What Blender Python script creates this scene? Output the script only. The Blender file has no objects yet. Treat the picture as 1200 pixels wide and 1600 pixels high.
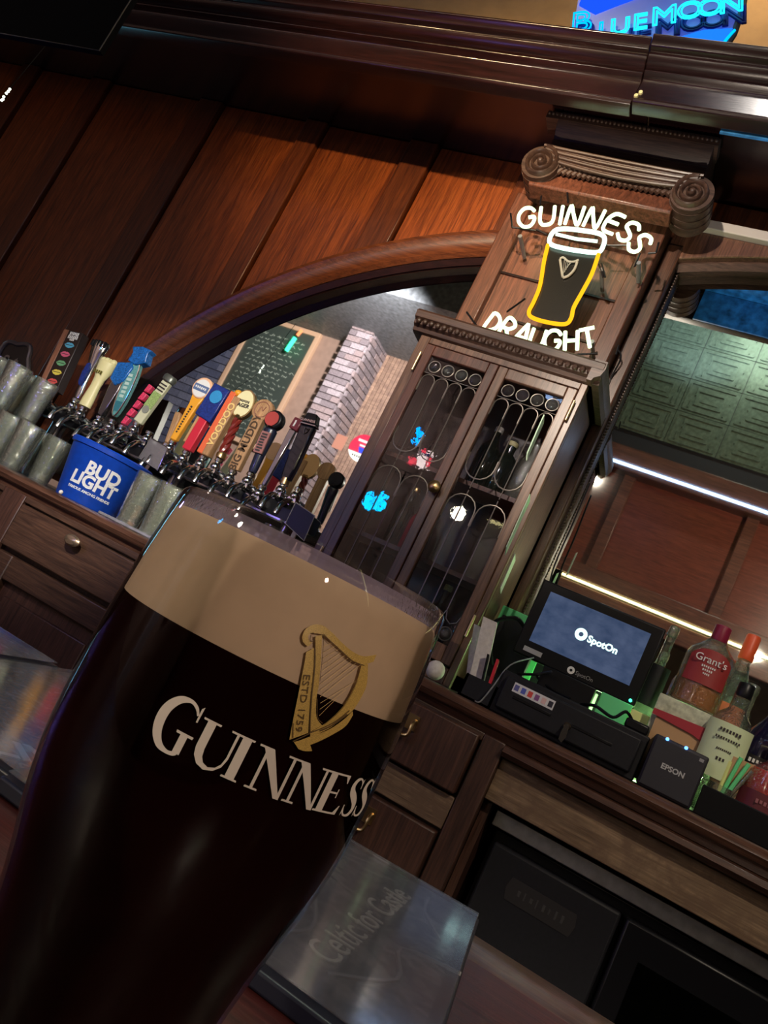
import bpy, bmesh, math, random
from mathutils import Vector, Matrix
random.seed(7)
PI = math.pi
sc = bpy.context.scene
col = sc.collection
# ------------------------------------------------------------ camera (z = 0 is about eye level; the floor is at -1.22)
F_PX, PITCH, ROLL, YAW = 1202.0, math.radians(8.6), math.radians(26.3), math.radians(23.0)
EYE = Vector((-.04, 0, -.015))
hd = Vector((-math.sin(YAW), math.cos(YAW), 0))
R0 = Vector((math.cos(YAW), math.sin(YAW), 0))
FW = hd * math.cos(PITCH) + Vector((0, 0, math.sin(PITCH)))
U0 = hd * -math.sin(PITCH) + Vector((0, 0, math.cos(PITCH)))
CX = R0 * math.cos(ROLL) + U0 * math.sin(ROLL)
CY = -R0 * math.sin(ROLL) + U0 * math.cos(ROLL)
cd = bpy.data.cameras.new('camera'); cam = bpy.data.objects.new('camera', cd); col.objects.link(cam)
m = Matrix((CX, CY, -FW)).transposed().to_4x4()
m.translation = EYE; cam.matrix_world = m
cd.sensor_fit = 'VERTICAL'; cd.sensor_height = 24; cd.lens = 24 * F_PX / 1600; cd.clip_start = 0.01
sc.camera = cam
def ray(px, py): return FW * F_PX + CX * (px - 600) - CY * (py - 800)
def at(px, py, Y):                       # point of the plane y = Y seen at that pixel
    r = ray(px, py); return EYE + r * (Y / r.y)
def atz(px, py, Z):
    r = ray(px, py); return EYE + r * ((Z - EYE.z) / r.z)
def atx(px, py, X):
    r = ray(px, py); return EYE + r * ((X - EYE.x) / r.x)
# ------------------------------------------------------------ world, lights, exposure
w = bpy.data.worlds.new('world'); sc.world = w; w.use_nodes = True
w.node_tree.nodes['Background'].inputs[0].default_value = (0.5, 0.4, 0.45, 1)
w.node_tree.nodes['Background'].inputs[1].default_value = 0.012
sc.view_settings.view_transform = 'Standard'; sc.view_settings.look = 'None'
sc.view_settings.gamma = 1; sc.view_settings.use_curve_mapping = False
sc.view_settings.exposure = 0.5
sc.cycles.max_bounces = 10; sc.cycles.transparent_max_bounces = 24
sc.cycles.sample_clamp_indirect = 4.0
def light(name, kind, loc, target, power, color, size=0.1, angle=60, blend=0.4, sy=None):
    l = bpy.data.lights.new(name, kind); l.energy = power; l.color = color
    if kind == 'AREA':
        l.size = size
        if sy: l.shape = 'RECTANGLE'; l.size_y = sy
    elif kind == 'SPOT':
        l.spot_size = math.radians(angle); l.spot_blend = blend; l.shadow_soft_size = size
    else: l.shadow_soft_size = size
    o = bpy.data.objects.new(name, l); col.objects.link(o); o.location = loc
    d = Vector(target) - Vector(loc)
    o.rotation_euler = d.to_track_quat('-Z', 'Y').to_euler()
    return o
light('pillar_spotlight', 'SPOT', (-.75, .15, 1.28), (-.55, 2.1, 1.0), 78, (1, .86, .70), .02, 52, .6)
light('panel_spotlight', 'SPOT', (-.95, .05, 1.36), (-1.25, 2.1, 1.36), 135, (1, .68, .34), .02, 50, 1.0)
p = at(1176, 1026, 5.0)
light('till_spotlight', 'SPOT', (p.x, 4.24 - 5.0, p.z), (.05, 2.0, .2), 150, (1, .88, .68), .035, 60, .8)
p = at(1235, 165, 2.7)
light('cornice_spotlight', 'SPOT', (p.x, .6, p.z), (.05, 1.65, 1.5), 40, (1, .93, .85), .05, 50, .9)
light('tap_spotlight', 'SPOT', (-.95, .3, .78), (-1.66, 1.9, .15), 85, (1, .93, .82), .02, 40, .7)
light('counter_front_fill', 'SPOT', (.5, .5, 1.1), (.05, 1.65, -.2), 26, (1, .85, .66), .02, 62, .9)  # added fill that brightens the counter front; no fixture here
light('foam_fill', 'SPOT', (.45, -.45, .30), (-.14, .21, -.02), 7, (1, .78, .62), .02, 40, .8)  # added light from the camera side to brighten the foam
light('foam_fill_left', 'SPOT', (-.75, -.6, .42), (-.2, .3, -.03), 8, (1, .82, .60), .03, 50, .8)  # second added light, reaching the foam from the left
light('capital_fill', 'SPOT', (-.45, 1.05, -.3), (-.66, 1.85, 1.5), 26, (1, .84, .68), .02, 34, .8)  # added, hidden in the aisle; stands for bounce light on the capital
light('soffit_blue_fill', 'SPOT', (.05, 2.03, .9), (.0, 1.70, 1.5), 10, (.35, .65, 1), .02, 75, .8)  # added out-of-sight spot throwing blue onto the cornice's back
light('violet_neon_glow', 'POINT', (-1.7, .7, .25), (0, 0, 0), 2.0, (.28, .22, 1), .03)
light('room_lamp', 'SPOT', (-2.6, -.2, 2.3), (-3.8, -1.9, 1.5), 560, (.95, .86, 1.0), .03, 100, .8)
light('upper_wall_lamp', 'AREA', (-.6, 1.85, 2.6), (-.7, 2.2, 1.9), 3.2, (1, .72, .42), .6)
light('blue_wall_fill', 'SPOT', (-.5, .5, 2.3), (-.6, -.4, 2.85), 60, (.7, .85, 1), .03, 80, .6)  # added to lift the upper blue wall, no fixture behind it
light('tin_panel_lamp', 'SPOT', (-.2, .35, 3.0), (-.2, -.36, 2.1), 42, (.9, 1, .85), .03, 120, .8)
light('canopy_lamp', 'SPOT', (.9, 1.2, 1.3), (.0, -.36, 1.1), 70, (1, .75, .55), .03, 100, .8)
# ------------------------------------------------------------ materials
def nodes(name):
    mt = bpy.data.materials.new(name); mt.use_nodes = True; nt = mt.node_tree
    return mt, nt, nt.nodes['Principled BSDF']
def N(nt, typ, **k):
    n = nt.nodes.new(typ)
    for a, b in k.items(): setattr(n, a, b)
    return n
def tex(nt, scale, typ='ShaderNodeTexNoise', **k):
    tc = N(nt, 'ShaderNodeTexCoord'); mp = N(nt, 'ShaderNodeMapping'); mp.inputs['Scale'].default_value = scale
    nt.links.new(tc.outputs['Object'], mp.inputs['Vector'])
    t = N(nt, typ); nt.links.new(mp.outputs[0], t.inputs['Vector'])
    for a, b in k.items(): t.inputs[a.replace('_', ' ')].default_value = b
    return t
def ramp(nt, src, stops):
    r = N(nt, 'ShaderNodeValToRGB'); e = r.color_ramp.elements
    e[0].position, e[0].color = stops[0][0], (*stops[0][1], 1)
    e[1].position, e[1].color = stops[-1][0], (*stops[-1][1], 1)
    for p, c in stops[1:-1]:
        x = e.new(p); x.color = (*c, 1)
    nt.links.new(src, r.inputs[0]); return r
def plain(name, c, rough=.5, metal=0, spec=.5, coat=0, noise=0, nscale=30, emit=None, es=0, bump=0):
    mt, nt, p = nodes(name)
    p.inputs['Base Color'].default_value = (*c, 1); p.inputs['Roughness'].default_value = rough
    p.inputs['Metallic'].default_value = metal; p.inputs['Specular IOR Level'].default_value = spec
    p.inputs['Coat Weight'].default_value = coat
    if noise or bump:
        t = tex(nt, (nscale,) * 3, Detail=4.0)
        if noise:
            a = tuple(max(0, x * (1 - noise)) for x in c); b = tuple(min(1, x * (1 + noise)) for x in c)
            r = ramp(nt, t.outputs['Fac'], [(.3, a), (.7, b)]); nt.links.new(r.outputs[0], p.inputs['Base Color'])
        if bump:
            bp = N(nt, 'ShaderNodeBump'); bp.inputs['Strength'].default_value = bump; bp.inputs['Distance'].default_value = .002
            nt.links.new(t.outputs['Fac'], bp.inputs['Height']); nt.links.new(bp.outputs[0], p.inputs['Normal'])
    if emit:
        p.inputs['Emission Color'].default_value = (*emit, 1); p.inputs['Emission Strength'].default_value = es
    return mt
def wood(name, dark, light_, axis='z', rough=.38, coat=.25, scale=1.0, wear=None):
    mt, nt, p = nodes(name)
    s = {'x': (1.2, 22, 22), 'z': (22, 22, 1.2), 'y': (22, 1.2, 22)}[axis]
    t = tex(nt, tuple(v * scale for v in s), Detail=7.0, Roughness=.6, Distortion=.6)
    t2 = tex(nt, tuple(v * scale * 3.2 for v in s), Detail=4.0)
    mid = tuple((a + b) / 2 for a, b in zip(dark, light_))
    r = ramp(nt, t.outputs['Fac'], [(.3, dark), (.5, mid), (.72, light_)])
    r2 = ramp(nt, t2.outputs['Fac'], [(.35, (.72, .72, .72)), (.65, (1.12, 1.12, 1.12))])
    mx = N(nt, 'ShaderNodeMix', data_type='RGBA', blend_type='MULTIPLY'); mx.inputs[0].default_value = 1
    nt.links.new(r.outputs[0], mx.inputs[6]); nt.links.new(r2.outputs[0], mx.inputs[7])
    out = mx.outputs[2]
    oi = N(nt, 'ShaderNodeObjectInfo'); hs = N(nt, 'ShaderNodeHueSaturation')
    mr = N(nt, 'ShaderNodeMapRange'); mr.inputs[3].default_value = .78; mr.inputs[4].default_value = 1.2
    nt.links.new(oi.outputs['Random'], mr.inputs[0]); nt.links.new(mr.outputs[0], hs.inputs['Value'])
    nt.links.new(out, hs.inputs['Color']); out = hs.outputs[0]
    if wear:
        t3 = tex(nt, (5, 5, 5), Detail=6.0, Roughness=.65)
        r3 = ramp(nt, t3.outputs['Fac'], [(.45, (0, 0, 0)), (.62, (1, 1, 1))])
        m3 = N(nt, 'ShaderNodeMix', data_type='RGBA'); m3.inputs[7].default_value = (*wear, 1)
        nt.links.new(r3.outputs[0], m3.inputs[0]); nt.links.new(out, m3.inputs[6]); out = m3.outputs[2]
    nt.links.new(out, p.inputs['Base Color'])
    p.inputs['Roughness'].default_value = rough; p.inputs['Coat Weight'].default_value = coat; p.inputs['Coat Roughness'].default_value = .25
    bp = N(nt, 'ShaderNodeBump'); bp.inputs['Strength'].default_value = .25; bp.inputs['Distance'].default_value = .001
    nt.links.new(t2.outputs['Fac'], bp.inputs['Height']); nt.links.new(bp.outputs[0], p.inputs['Normal'])
    return mt
def thin_glass(name, tint=(1, 1, 1), ior=1.5, rough=.02, bump=0, bscale=60, strength=1.0, film=None, filmf=0):
    mt = bpy.data.materials.new(name); mt.use_nodes = True; nt = mt.node_tree; nt.nodes.clear()
    o = N(nt, 'ShaderNodeOutputMaterial'); tr = N(nt, 'ShaderNodeBsdfTransparent'); tr.inputs[0].default_value = (*tint, 1)
    gl = N(nt, 'ShaderNodeBsdfGlossy'); gl.inputs['Roughness'].default_value = rough
    fr = N(nt, 'ShaderNodeFresnel'); fr.inputs[0].default_value = ior
    mx = N(nt, 'ShaderNodeMixShader'); src = fr.outputs[0]
    if strength != 1.0:
        mm = N(nt, 'ShaderNodeMath', operation='MULTIPLY'); mm.inputs[1].default_value = strength; mm.use_clamp = True
        nt.links.new(src, mm.inputs[0]); src = mm.outputs[0]
    nt.links.new(src, mx.inputs[0])
    a = tr.outputs[0]
    if film:
        df = N(nt, 'ShaderNodeBsdfDiffuse'); df.inputs[0].default_value = (*film, 1)
        m2 = N(nt, 'ShaderNodeMixShader'); m2.inputs[0].default_value = filmf
        nt.links.new(a, m2.inputs[1]); nt.links.new(df.outputs[0], m2.inputs[2]); a = m2.outputs[0]
    nt.links.new(a, mx.inputs[1]); nt.links.new(gl.outputs[0], mx.inputs[2])
    if bump:
        t = tex(nt, (bscale,) * 3, Detail=2.0); bp = N(nt, 'ShaderNodeBump'); bp.inputs['Strength'].default_value = bump; bp.inputs['Distance'].default_value = .004
        nt.links.new(t.outputs['Fac'], bp.inputs['Height'])
        nt.links.new(bp.outputs[0], gl.inputs['Normal']); nt.links.new(bp.outputs[0], fr.inputs['Normal'])
    nt.links.new(mx.outputs[0], o.inputs[0]); return mt
def emis(name, c, s):
    mt = bpy.data.materials.new(name); mt.use_nodes = True; nt = mt.node_tree; nt.nodes.clear()
    o = N(nt, 'ShaderNodeOutputMaterial'); e = N(nt, 'ShaderNodeEmission')
    e.inputs[0].default_value = (*c, 1); e.inputs[1].default_value = s; nt.links.new(e.outputs[0], o.inputs[0]); return mt
W_PANEL = wood('panel_wood', (.085, .015, .003), (.32, .078, .014), 'z', .4, .2)
W_STILE = wood('stile_wood', (.06, .012, .004), (.20, .05, .012), 'z', .4, .2)
W_ARCH = wood('arch_wood', (.06, .016, .008), (.2, .06, .022), 'x', .35, .35)
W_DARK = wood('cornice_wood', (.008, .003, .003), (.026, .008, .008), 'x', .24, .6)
W_CARVE = wood('carved_wood', (.035, .017, .012), (.12, .065, .045), 'x', .45, .12)
W_PIL = wood('pilaster_wood', (.06, .02, .012), (.21, .075, .042), 'z', .38, .3)
W_FRAME = wood('mirror_frame_wood', (.055, .022, .014), (.19, .085, .05), 'z', .35, .35)
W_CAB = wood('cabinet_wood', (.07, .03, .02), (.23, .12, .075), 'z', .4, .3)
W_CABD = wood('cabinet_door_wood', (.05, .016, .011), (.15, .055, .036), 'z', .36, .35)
W_LOW = wood('counter_front_wood', (.03, .014, .009), (.12, .058, .034), 'x', .45, .2)
W_LOWD = wood('counter_stile_wood', (.03, .013, .009), (.105, .045, .03), 'z', .45, .2)
W_WORN = wood('worn_apron_wood', (.14, .08, .045), (.38, .25, .15), 'x', .6, .05, wear=(.15, .09, .055))
W_NOSE = wood('nosing_wood', (.05, .02, .013), (.17, .08, .05), 'x', .28, .6)
W_BAR = wood('bar_top_wood', (.045, .010, .010), (.12, .026, .024), 'x', .38, .15)
W_TAN = wood('tan_handle_wood', (.34, .17, .07), (.62, .36, .17), 'z', .5, .1)
W_BRN = wood('brown_handle_wood', (.22, .08, .04), (.42, .18, .1), 'z', .5, .1)
M_BLACK = plain('black_plastic', (.006, .006, .008), .35, spec=.3)
M_BLACKM = plain('matte_black_plastic', (.011, .011, .015), .55, noise=.15, spec=.3)
M_PRINT = plain('charcoal_plastic', (.022, .021, .030), .55, bump=.15, nscale=400)
M_CHROME = plain('chrome', (.75, .75, .75), .12, 1)
M_CHROME_D = plain('smoked_chrome', (.35, .34, .35), .2, 1)
M_STEEL = plain('brushed_steel', (.5, .5, .53), .38, .7, noise=.15, nscale=12)
M_BRASS = plain('aged_brass', (.62, .43, .2), .3, 1)
M_GOLDH = plain('hinge_brass', (.85, .66, .36), .35, .8)
M_LEAD = plain('lead_came', (.22, .19, .17), .4, .7)
M_PEWTER = plain('pewter_knob', (.45, .33, .22), .35, .8)
M_WHITE = plain('white_print', (.8, .8, .78), .6)
M_DKTXT = plain('dark_print', (.03, .02, .02), .6)
M_CREAM = plain('cream_plastic', (.8, .74, .38), .4)
M_RED = plain('red_plastic', (.6, .02, .045), .4)
M_DKRED = plain('twisted_dark_red', (.18, .02, .015), .25, coat=.5)
M_NAVY = plain('navy_plastic', (.01, .03, .2), .35, noise=.4, nscale=40)
M_ORANGE = plain('orange_plastic', (.85, .38, .03), .35)
M_ORRED = plain('orange_red_plastic', (.75, .14, .05), .4)
M_PINK = plain('pink_plastic', (.75, .05, .13), .35, noise=.5, nscale=60)
M_TEAL = plain('teal_board', (.12, .34, .34), .35, noise=.3, nscale=50)
M_BLUE = plain('blue_resin', (.01, .12, .42), .3, noise=.6, nscale=45)
M_GREENL = plain('green_label', (.3, .42, .14), .5, noise=.4, nscale=50)
M_BUCKET = plain('bucket_blue', (.005, .055, .42), .38, noise=.12, nscale=14)
M_GREEN = plain('green_paper', (.15, .75, .3), .6)
M_YEL = plain('yellow_card', (.75, .8, .3), .6)
M_PAPER = plain('receipt_paper', (.72, .68, .64), .8, noise=.12, nscale=25)
M_CARD = plain('cardboard', (.5, .3, .15), .8)
M_FOAM = plain('stout_foam', (.57, .43, .30), .7, spec=.3, noise=.035, nscale=30)
M_BEER = plain('stout', (.007, .0011, .0009), 1.0, spec=0)
M_TAN = plain('ochre_wall_paint', (.55, .36, .17), .8, noise=.1, nscale=3)
M_ROOM = plain('taupe_wall_paint', (.3, .2, .13), .8, noise=.1, nscale=3)
M_CEIL = plain('ceiling_paint', (.05, .06, .055), .8)
M_FLOOR = wood('floor_wood', (.03, .016, .01), (.08, .045, .03), 'x', .5, .1)
M_COUNTER = plain('counter_laminate', (.07, .06, .06), .35, noise=.3, nscale=20)
M_SOFT = thin_glass('clear_glass', (.97, .98, .97), 1.5, .03)
M_TUMBLER = thin_glass('green_tinted_tumbler_glass', (.94, .96, .92), 1.5, .07, bump=.5, bscale=24, strength=4.0, film=(.86, .92, .76), filmf=.11)
M_BOTTLE = thin_glass('bottle_glass', (.95, .96, .93), 1.5, .05, bump=.9, bscale=60, strength=3.0, film=(.86, .9, .78), filmf=.02)
M_PINT = thin_glass('pint_glass', (.985, .975, .97), 1.45, .012, strength=.85)
M_PANE = thin_glass('cabinet_pane_glass', (.85, .85, .88), 1.5, .012, bump=.02, bscale=10, strength=1.0)
M_SLEEVE = thin_glass('clear_menu_sleeve', (.92, .93, .97), 1.5, .09, bump=.012, bscale=9, strength=.6, film=(.30, .31, .38), filmf=.12)
M_JEWEL = thin_glass('glass_jewel', (.75, .75, .75), 1.9, .08, bump=.8, bscale=70, strength=3)
M_MIRROR = plain('mirror_silver', (.70, .72, .70), .02, 1)
N_WHITE = emis('white_neon', (.74, 1.0, .55), 2.0)
N_COOL = emis('cool_white_neon', (.66, 1.0, .82), 1.9)
N_AMBER = emis('amber_neon', (1.0, .40, .01), 1.25)
N_CYAN = emis('cyan_neon', (.0, .36, .85), 1.4)
N_TEAL = emis('teal_neon', (.01, .62, .85), 1.6)
# ------------------------------------------------------------ mesh helpers
class MB:
    def __init__(s): s.b = bmesh.new()
    def raw(s, vs, fs):
        v = [s.b.verts.new(p) for p in vs]
        for f in fs:
            try: s.b.faces.new([v[i] for i in f])
            except ValueError: pass
        return s
    def box(s, x0, x1, y0, y1, z0, z1):
        vs = [(x, y, z) for x in (x0, x1) for y in (y0, y1) for z in (z0, z1)]
        return s.raw(vs, [(0, 1, 3, 2), (4, 6, 7, 5), (0, 4, 5, 1), (2, 3, 7, 6), (0, 2, 6, 4), (1, 5, 7, 3)])
    def cyl(s, a, b, r0, r1=None, n=16):
        r1 = r0 if r1 is None else r1; a = Vector(a); b = Vector(b); d = (b - a).normalized()
        u = d.orthogonal().normalized(); v = d.cross(u); vs = []
        for p, r in ((a, r0), (b, r1)):
            for i in range(n):
                t = 2 * PI * i / n; vs.append(p + u * (r * math.cos(t)) + v * (r * math.sin(t)))
        return s.raw(vs, [(i, (i + 1) % n, n + (i + 1) % n, n + i) for i in range(n)] + [tuple(range(n))[::-1], tuple(range(n, 2 * n))])
    def lathe(s, prof, n=32, o=(0, 0, 0), sx=1, sy=1, cap=True):
        vs = []
        for r, z in prof:
            for i in range(n):
                t = 2 * PI * i / n; vs.append((o[0] + sx * r * math.cos(t), o[1] + sy * r * math.sin(t), o[2] + z))
        fs = [(k * n + i, k * n + (i + 1) % n, (k + 1) * n + (i + 1) % n, (k + 1) * n + i) for k in range(len(prof) - 1) for i in range(n)]
        if cap: fs += [tuple(range(n))[::-1], tuple(range((len(prof) - 1) * n, len(prof) * n))]
        return s.raw(vs, fs)
    def prism(s, pts, y0, y1, ax='xz'):           # 2-D outline given thickness
        def P(p, t): return (p[0], t, p[1]) if ax == 'xz' else ((p[0], p[1], t) if ax == 'xy' else (t, p[0], p[1]))
        n = len(pts)
        return s.raw([P(p, y0) for p in pts] + [P(p, y1) for p in pts],
                     [(i, (i + 1) % n, n + (i + 1) % n, n + i) for i in range(n)] + [tuple(range(n))[::-1], tuple(range(n, 2 * n))])
    def sweep(s, prof, path, closed=False):         # prof(i)->list of points for each path station, joined
        vs = []; n = None
        for p in path:
            q = prof(p); n = len(q); vs += q
        k = len(path)
        return s.raw(vs, [(a * n + i, a * n + (i + 1) % n, (a + 1) * n + (i + 1) % n, (a + 1) * n + i) for a in range(k - 1) for i in range(n)]
                     + [tuple(range(n))[::-1], tuple(range((k - 1) * n, k * n))])
    def tube(s, pts, r, n=8):
        pts = [Vector(p) for p in pts]; vs = []; u = None
        for i, p in enumerate(pts):
            d = (pts[min(i + 1, len(pts) - 1)] - pts[max(i - 1, 0)]).normalized()
            u = (d.orthogonal() if u is None else u - d * u.dot(d)).normalized(); v = d.cross(u)
            for j in range(n):
                t = 2 * PI * j / n; vs.append(p + u * (r * math.cos(t)) + v * (r * math.sin(t)))
        k = len(pts)
        return s.raw(vs, [(a * n + i, a * n + (i + 1) % n, (a + 1) * n + (i + 1) % n, (a + 1) * n + i) for a in range(k - 1) for i in range(n)]
                     + [tuple(range(n))[::-1], tuple(range((k - 1) * n, k * n))])
    def ball(s, c, r, n=12, sz=1):
        prof = [(max(1e-5, r * math.sin(PI * k / 8)), -r * sz * math.cos(PI * k / 8)) for k in range(9)]
        return s.lathe(prof, n, c)
    def text(s, txt, size, mat=Matrix(), ext=.0006, align='CENTER', outline=0, space=1, bold=0):
        cu = bpy.data.curves.new('t', 'FONT'); cu.body = txt; cu.size = size; cu.align_x = align; cu.align_y = 'CENTER'
        cu.space_character = space
        if outline: cu.fill_mode = 'NONE'; cu.bevel_depth = outline; cu.bevel_resolution = 1; cu.resolution_u = 4
        else: cu.extrude = ext; cu.resolution_u = 3; cu.offset = bold
        o = bpy.data.objects.new('t', cu); me = o.to_mesh(); me = me.copy()
        me.transform(mat); s.b.from_mesh(me); bpy.data.objects.remove(o); bpy.data.curves.remove(cu); bpy.data.meshes.remove(me)
        return s
    def xf(s, mat): bmesh.ops.transform(s.b, matrix=mat, verts=s.b.verts); return s
def T(x=0, y=0, z=0): return Matrix.Translation((x, y, z))
def RX(a): return Matrix.Rotation(math.radians(a), 4, 'X')
def RY(a): return Matrix.Rotation(math.radians(a), 4, 'Y')
def RZ(a): return Matrix.Rotation(math.radians(a), 4, 'Z')
FRONT = RX(90)                               # text facing -y
def obj(name, mb, mat, parent=None, bev=0, smooth=True, label=None):
    bmesh.ops.recalc_face_normals(mb.b, faces=mb.b.faces)
    me = bpy.data.meshes.new(name); mb.b.to_mesh(me); mb.b.free()
    me.materials.append(mat)
    if smooth: me.shade_smooth(); me.set_sharp_from_angle(angle=math.radians(38))
    o = bpy.data.objects.new(name, me); col.objects.link(o)
    if bev:
        md = o.modifiers.new('bevel', 'BEVEL'); md.width = bev; md.segments = 2; md.limit_method = 'ANGLE'
    if parent is not None:
        o.parent = parent
        if parent.get('_w'): o.location = -Vector(parent['_w'])
    if label: o['label'] = label
    return o
def thing(name, label, cat, loc=None, group=None, world=True):
    o = bpy.data.objects.new(name, None); o.empty_display_size = .05; col.objects.link(o)
    o['label'] = label; o['category'] = cat
    if group: o['group'] = group
    if loc is not None:
        o.location = loc
        if world: o['_w'] = list(loc)          # meshes below are given in world coordinates
    return o
def tag(o, label, cat, group=None):
    o['label'] = label; o['category'] = cat
    if group: o['group'] = group
    return o
def struct(o): o['kind'] = 'structure'; return o
def copy_tree(o, parent=None):
    c = o.copy(); col.objects.link(c); c.parent = parent
    for ch in list(o.children): copy_tree(ch, c)
    return c
def cr(pts, n=8, closed=False):               # Catmull-Rom through points
    out = []; k = len(pts); P = [Vector(p) for p in pts]
    rng = range(k) if closed else range(k - 1)
    for i in rng:
        g = (lambda j: P[j % k]) if closed else (lambda j: P[max(0, min(k - 1, j))])
        a, b, c, d = g(i - 1), g(i), g(i + 1), g(i + 2)
        for j in range(n):
            t = j / n
            out.append(.5 * ((2 * b) + (c - a) * t + (2 * a - 5 * b + 4 * c - d) * t * t + (3 * b - a - 3 * c + d) * t ** 3))
    if not closed: out.append(P[-1])
    else: out.append(out[0].copy())
    return out
def marks(t, n, w_, h_, z, mat, y, rot=0, x=0):
    mb = MB()
    for i in range(n):
        a = -w_ / 2 + w_ * (i + .1) / n; k = random.uniform(.5, 1)
        mb.box(a, a + w_ * .62 / n, -.0005, .0005, -h_ * k / 2, h_ * .5)
    o = obj('small_print', mb.xf(T(x, y, z) @ RY(rot)), mat, t, smooth=False); o['kind'] = 'stuff'; return o
# ================================================================= THE SETTING
WY = 2.12                                       # mirror plane
CT = -.045                                      # back counter top
BT = -.1615                                      # bar top
struct(obj('floor', MB().box(-6, 3.4, -4, 2.3, -1.30, -1.22), M_FLOOR))
struct(obj('ceiling', MB().box(-6, 3.4, -4, 2.3, 3.4, 3.5), M_CEIL))
struct(obj('wall_back', MB().box(-6, 3.4, 2.16, 2.3, -1.22, 3.4), M_TAN))
struct(obj('wall_left', MB().box(-6.1, -6, -4, 2.3, -1.22, 3.4), M_ROOM))
struct(obj('wall_right', MB().box(3.4, 3.5, -4, 2.3, -1.22, 3.4), M_ROOM))
struct(obj('wall_front', MB().box(-6, 3.4, -4.1, -4, -1.22, 3.4), M_ROOM))
# ---- arched mirror and the panelled wall over it
AC, AR, ARO = (-.490, -.449), 1.722, 1.806
def arc_z(x, r): 
    d = r * r - (x - AC[0]) ** 2
    return AC[1] + math.sqrt(d) if d > 0 else CT
mir = thing('arched_mirror', 'large arched mirror behind the beer taps reflecting a brick column', 'mirror', (-1.5, WY, CT))
obj('mirror_glass', MB().box(-2.42, -.966, WY, WY + .006, CT, 1.40), M_MIRROR, mir, smooth=False)
def arc_mould(c, r0, r1, y0, y1, a0, a1, n=60):
    mb = MB()
    def prof(t):
        k = []
        for r, y in ((r0, y1), (r0, y0 + .012), (r0 + .012, y0), (r0 + .03, y0 + .006), (r1 - .03, y0 + .004), (r1 - .012, y0 - .008), (r1, y0 - .006), (r1, y1)):
            k.append((c[0] + r * math.cos(t), y, c[1] + r * math.sin(t)))
        return k
    return mb.sweep(prof, [a0 + (a1 - a0) * i / n for i in range(n + 1)])
obj('arch_moulding', arc_mould(AC, AR, ARO, 2.045, WY, math.radians(165.5), math.radians(96)), W_ARCH, mir, label='curved red-brown wooden arch moulding')
obj('arch_lip', arc_mould(AC, AR - .02, AR + .012, 2.07, WY, math.radians(164.5), math.radians(96), 60), W_DARK, mir)
pan = bpy.data.objects.new('wall_panelling', None); col.objects.link(pan); pan['kind'] = 'structure'
seams = [(-4.3, -3.9, 0), (-3.9, -3.79, 1), (-3.79, -3.47, 0), (-3.47, -3.36, 1), (-3.36, -3.03, 0), (-3.03, -2.92, 1), (-2.92, -2.42, 0), (-2.42, -2.305, 1), (-2.305, -1.9, 0), (-1.9, -1.81, 1),
         (-1.81, -1.455, 0), (-1.455, -1.345, 1), (-1.345, -1.02, 0), (-1.02, -.93, 1)]
for x0, x1, st in seams:
    top = [(x1, 1.579), (x0, 1.579)]
    bot = []
    for i in range(9):
        x = x0 + (x1 - x0) * i / 8; bot.append((x, max(CT, arc_z(x, ARO - .02)) if x > AC[0] - ARO + .02 else CT))
    y0 = 2.078 if st else 2.096
    e = .004 if not st else 0
    pts = [(min(max(p[0], x0 + e), x1 - e), p[1]) for p in bot + top]
    o = obj('panel_stile' if st else 'wood_panel', MB().prism(pts, y0, 2.155), W_STILE if st else W_PANEL, pan, bev=.004)
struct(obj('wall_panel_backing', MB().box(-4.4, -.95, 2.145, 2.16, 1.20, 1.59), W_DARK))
# ---- cornice
cor = thing('cornice', 'dark glossy stepped wooden cornice running above the panelling and pillar', 'cornice', (-1.2, 1.75, 1.42))
def cprof(dy):
    return [(1.655, 1.455), (1.64, 1.458), (1.635, 1.465), (1.642, 1.472), (1.642, 1.53), (1.63, 1.535), (1.622, 1.54), (1.630, 1.546), (1.616, 1.55), (1.605, 1.556), (1.598, 1.566), (1.602, 1.572),
            (1.585, 1.576), (1.578, 1.586), (1.568, 1.592), (1.57, 1.598), (1.60, 1.602), (2.17, 1.602), (2.17, 1.58), (1.68, 1.58), (1.68, 1.455)]
def cornice_run(x0, x1, d, dz=0):
    return MB().prism([(y - (d if y < 1.7 else 0), z + dz) for y, z in cprof(0)], x0, x1, 'yz')
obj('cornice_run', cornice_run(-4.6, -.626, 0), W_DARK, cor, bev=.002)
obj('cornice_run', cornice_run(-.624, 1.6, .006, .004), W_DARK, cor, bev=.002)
sc_l = MB()
for px, py in ((1001, 146), (994, 151)):
    p = at(px, py, 1.637); sc_l.cyl(p, p + Vector((0, -.006, 0)), .006, .005, 10)
obj('screw_head', sc_l, M_CREAM, cor)
bs = plain('soffit_lit_blue', (.03, .16, .36), .4, noise=.6, nscale=7)  # blue in the colour stands for light on the cornice's underside and back
obj('soffit_board', MB().box(-.40, 1.6, 1.69, 1.80, 1.571, 1.579), bs, cor, label='underside coloured blue as if neon-lit, seen in the mirror')
obj('fascia_back', MB().box(-.40, 1.6, 1.681, 1.688, 1.456, 1.571), bs, cor)
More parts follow.
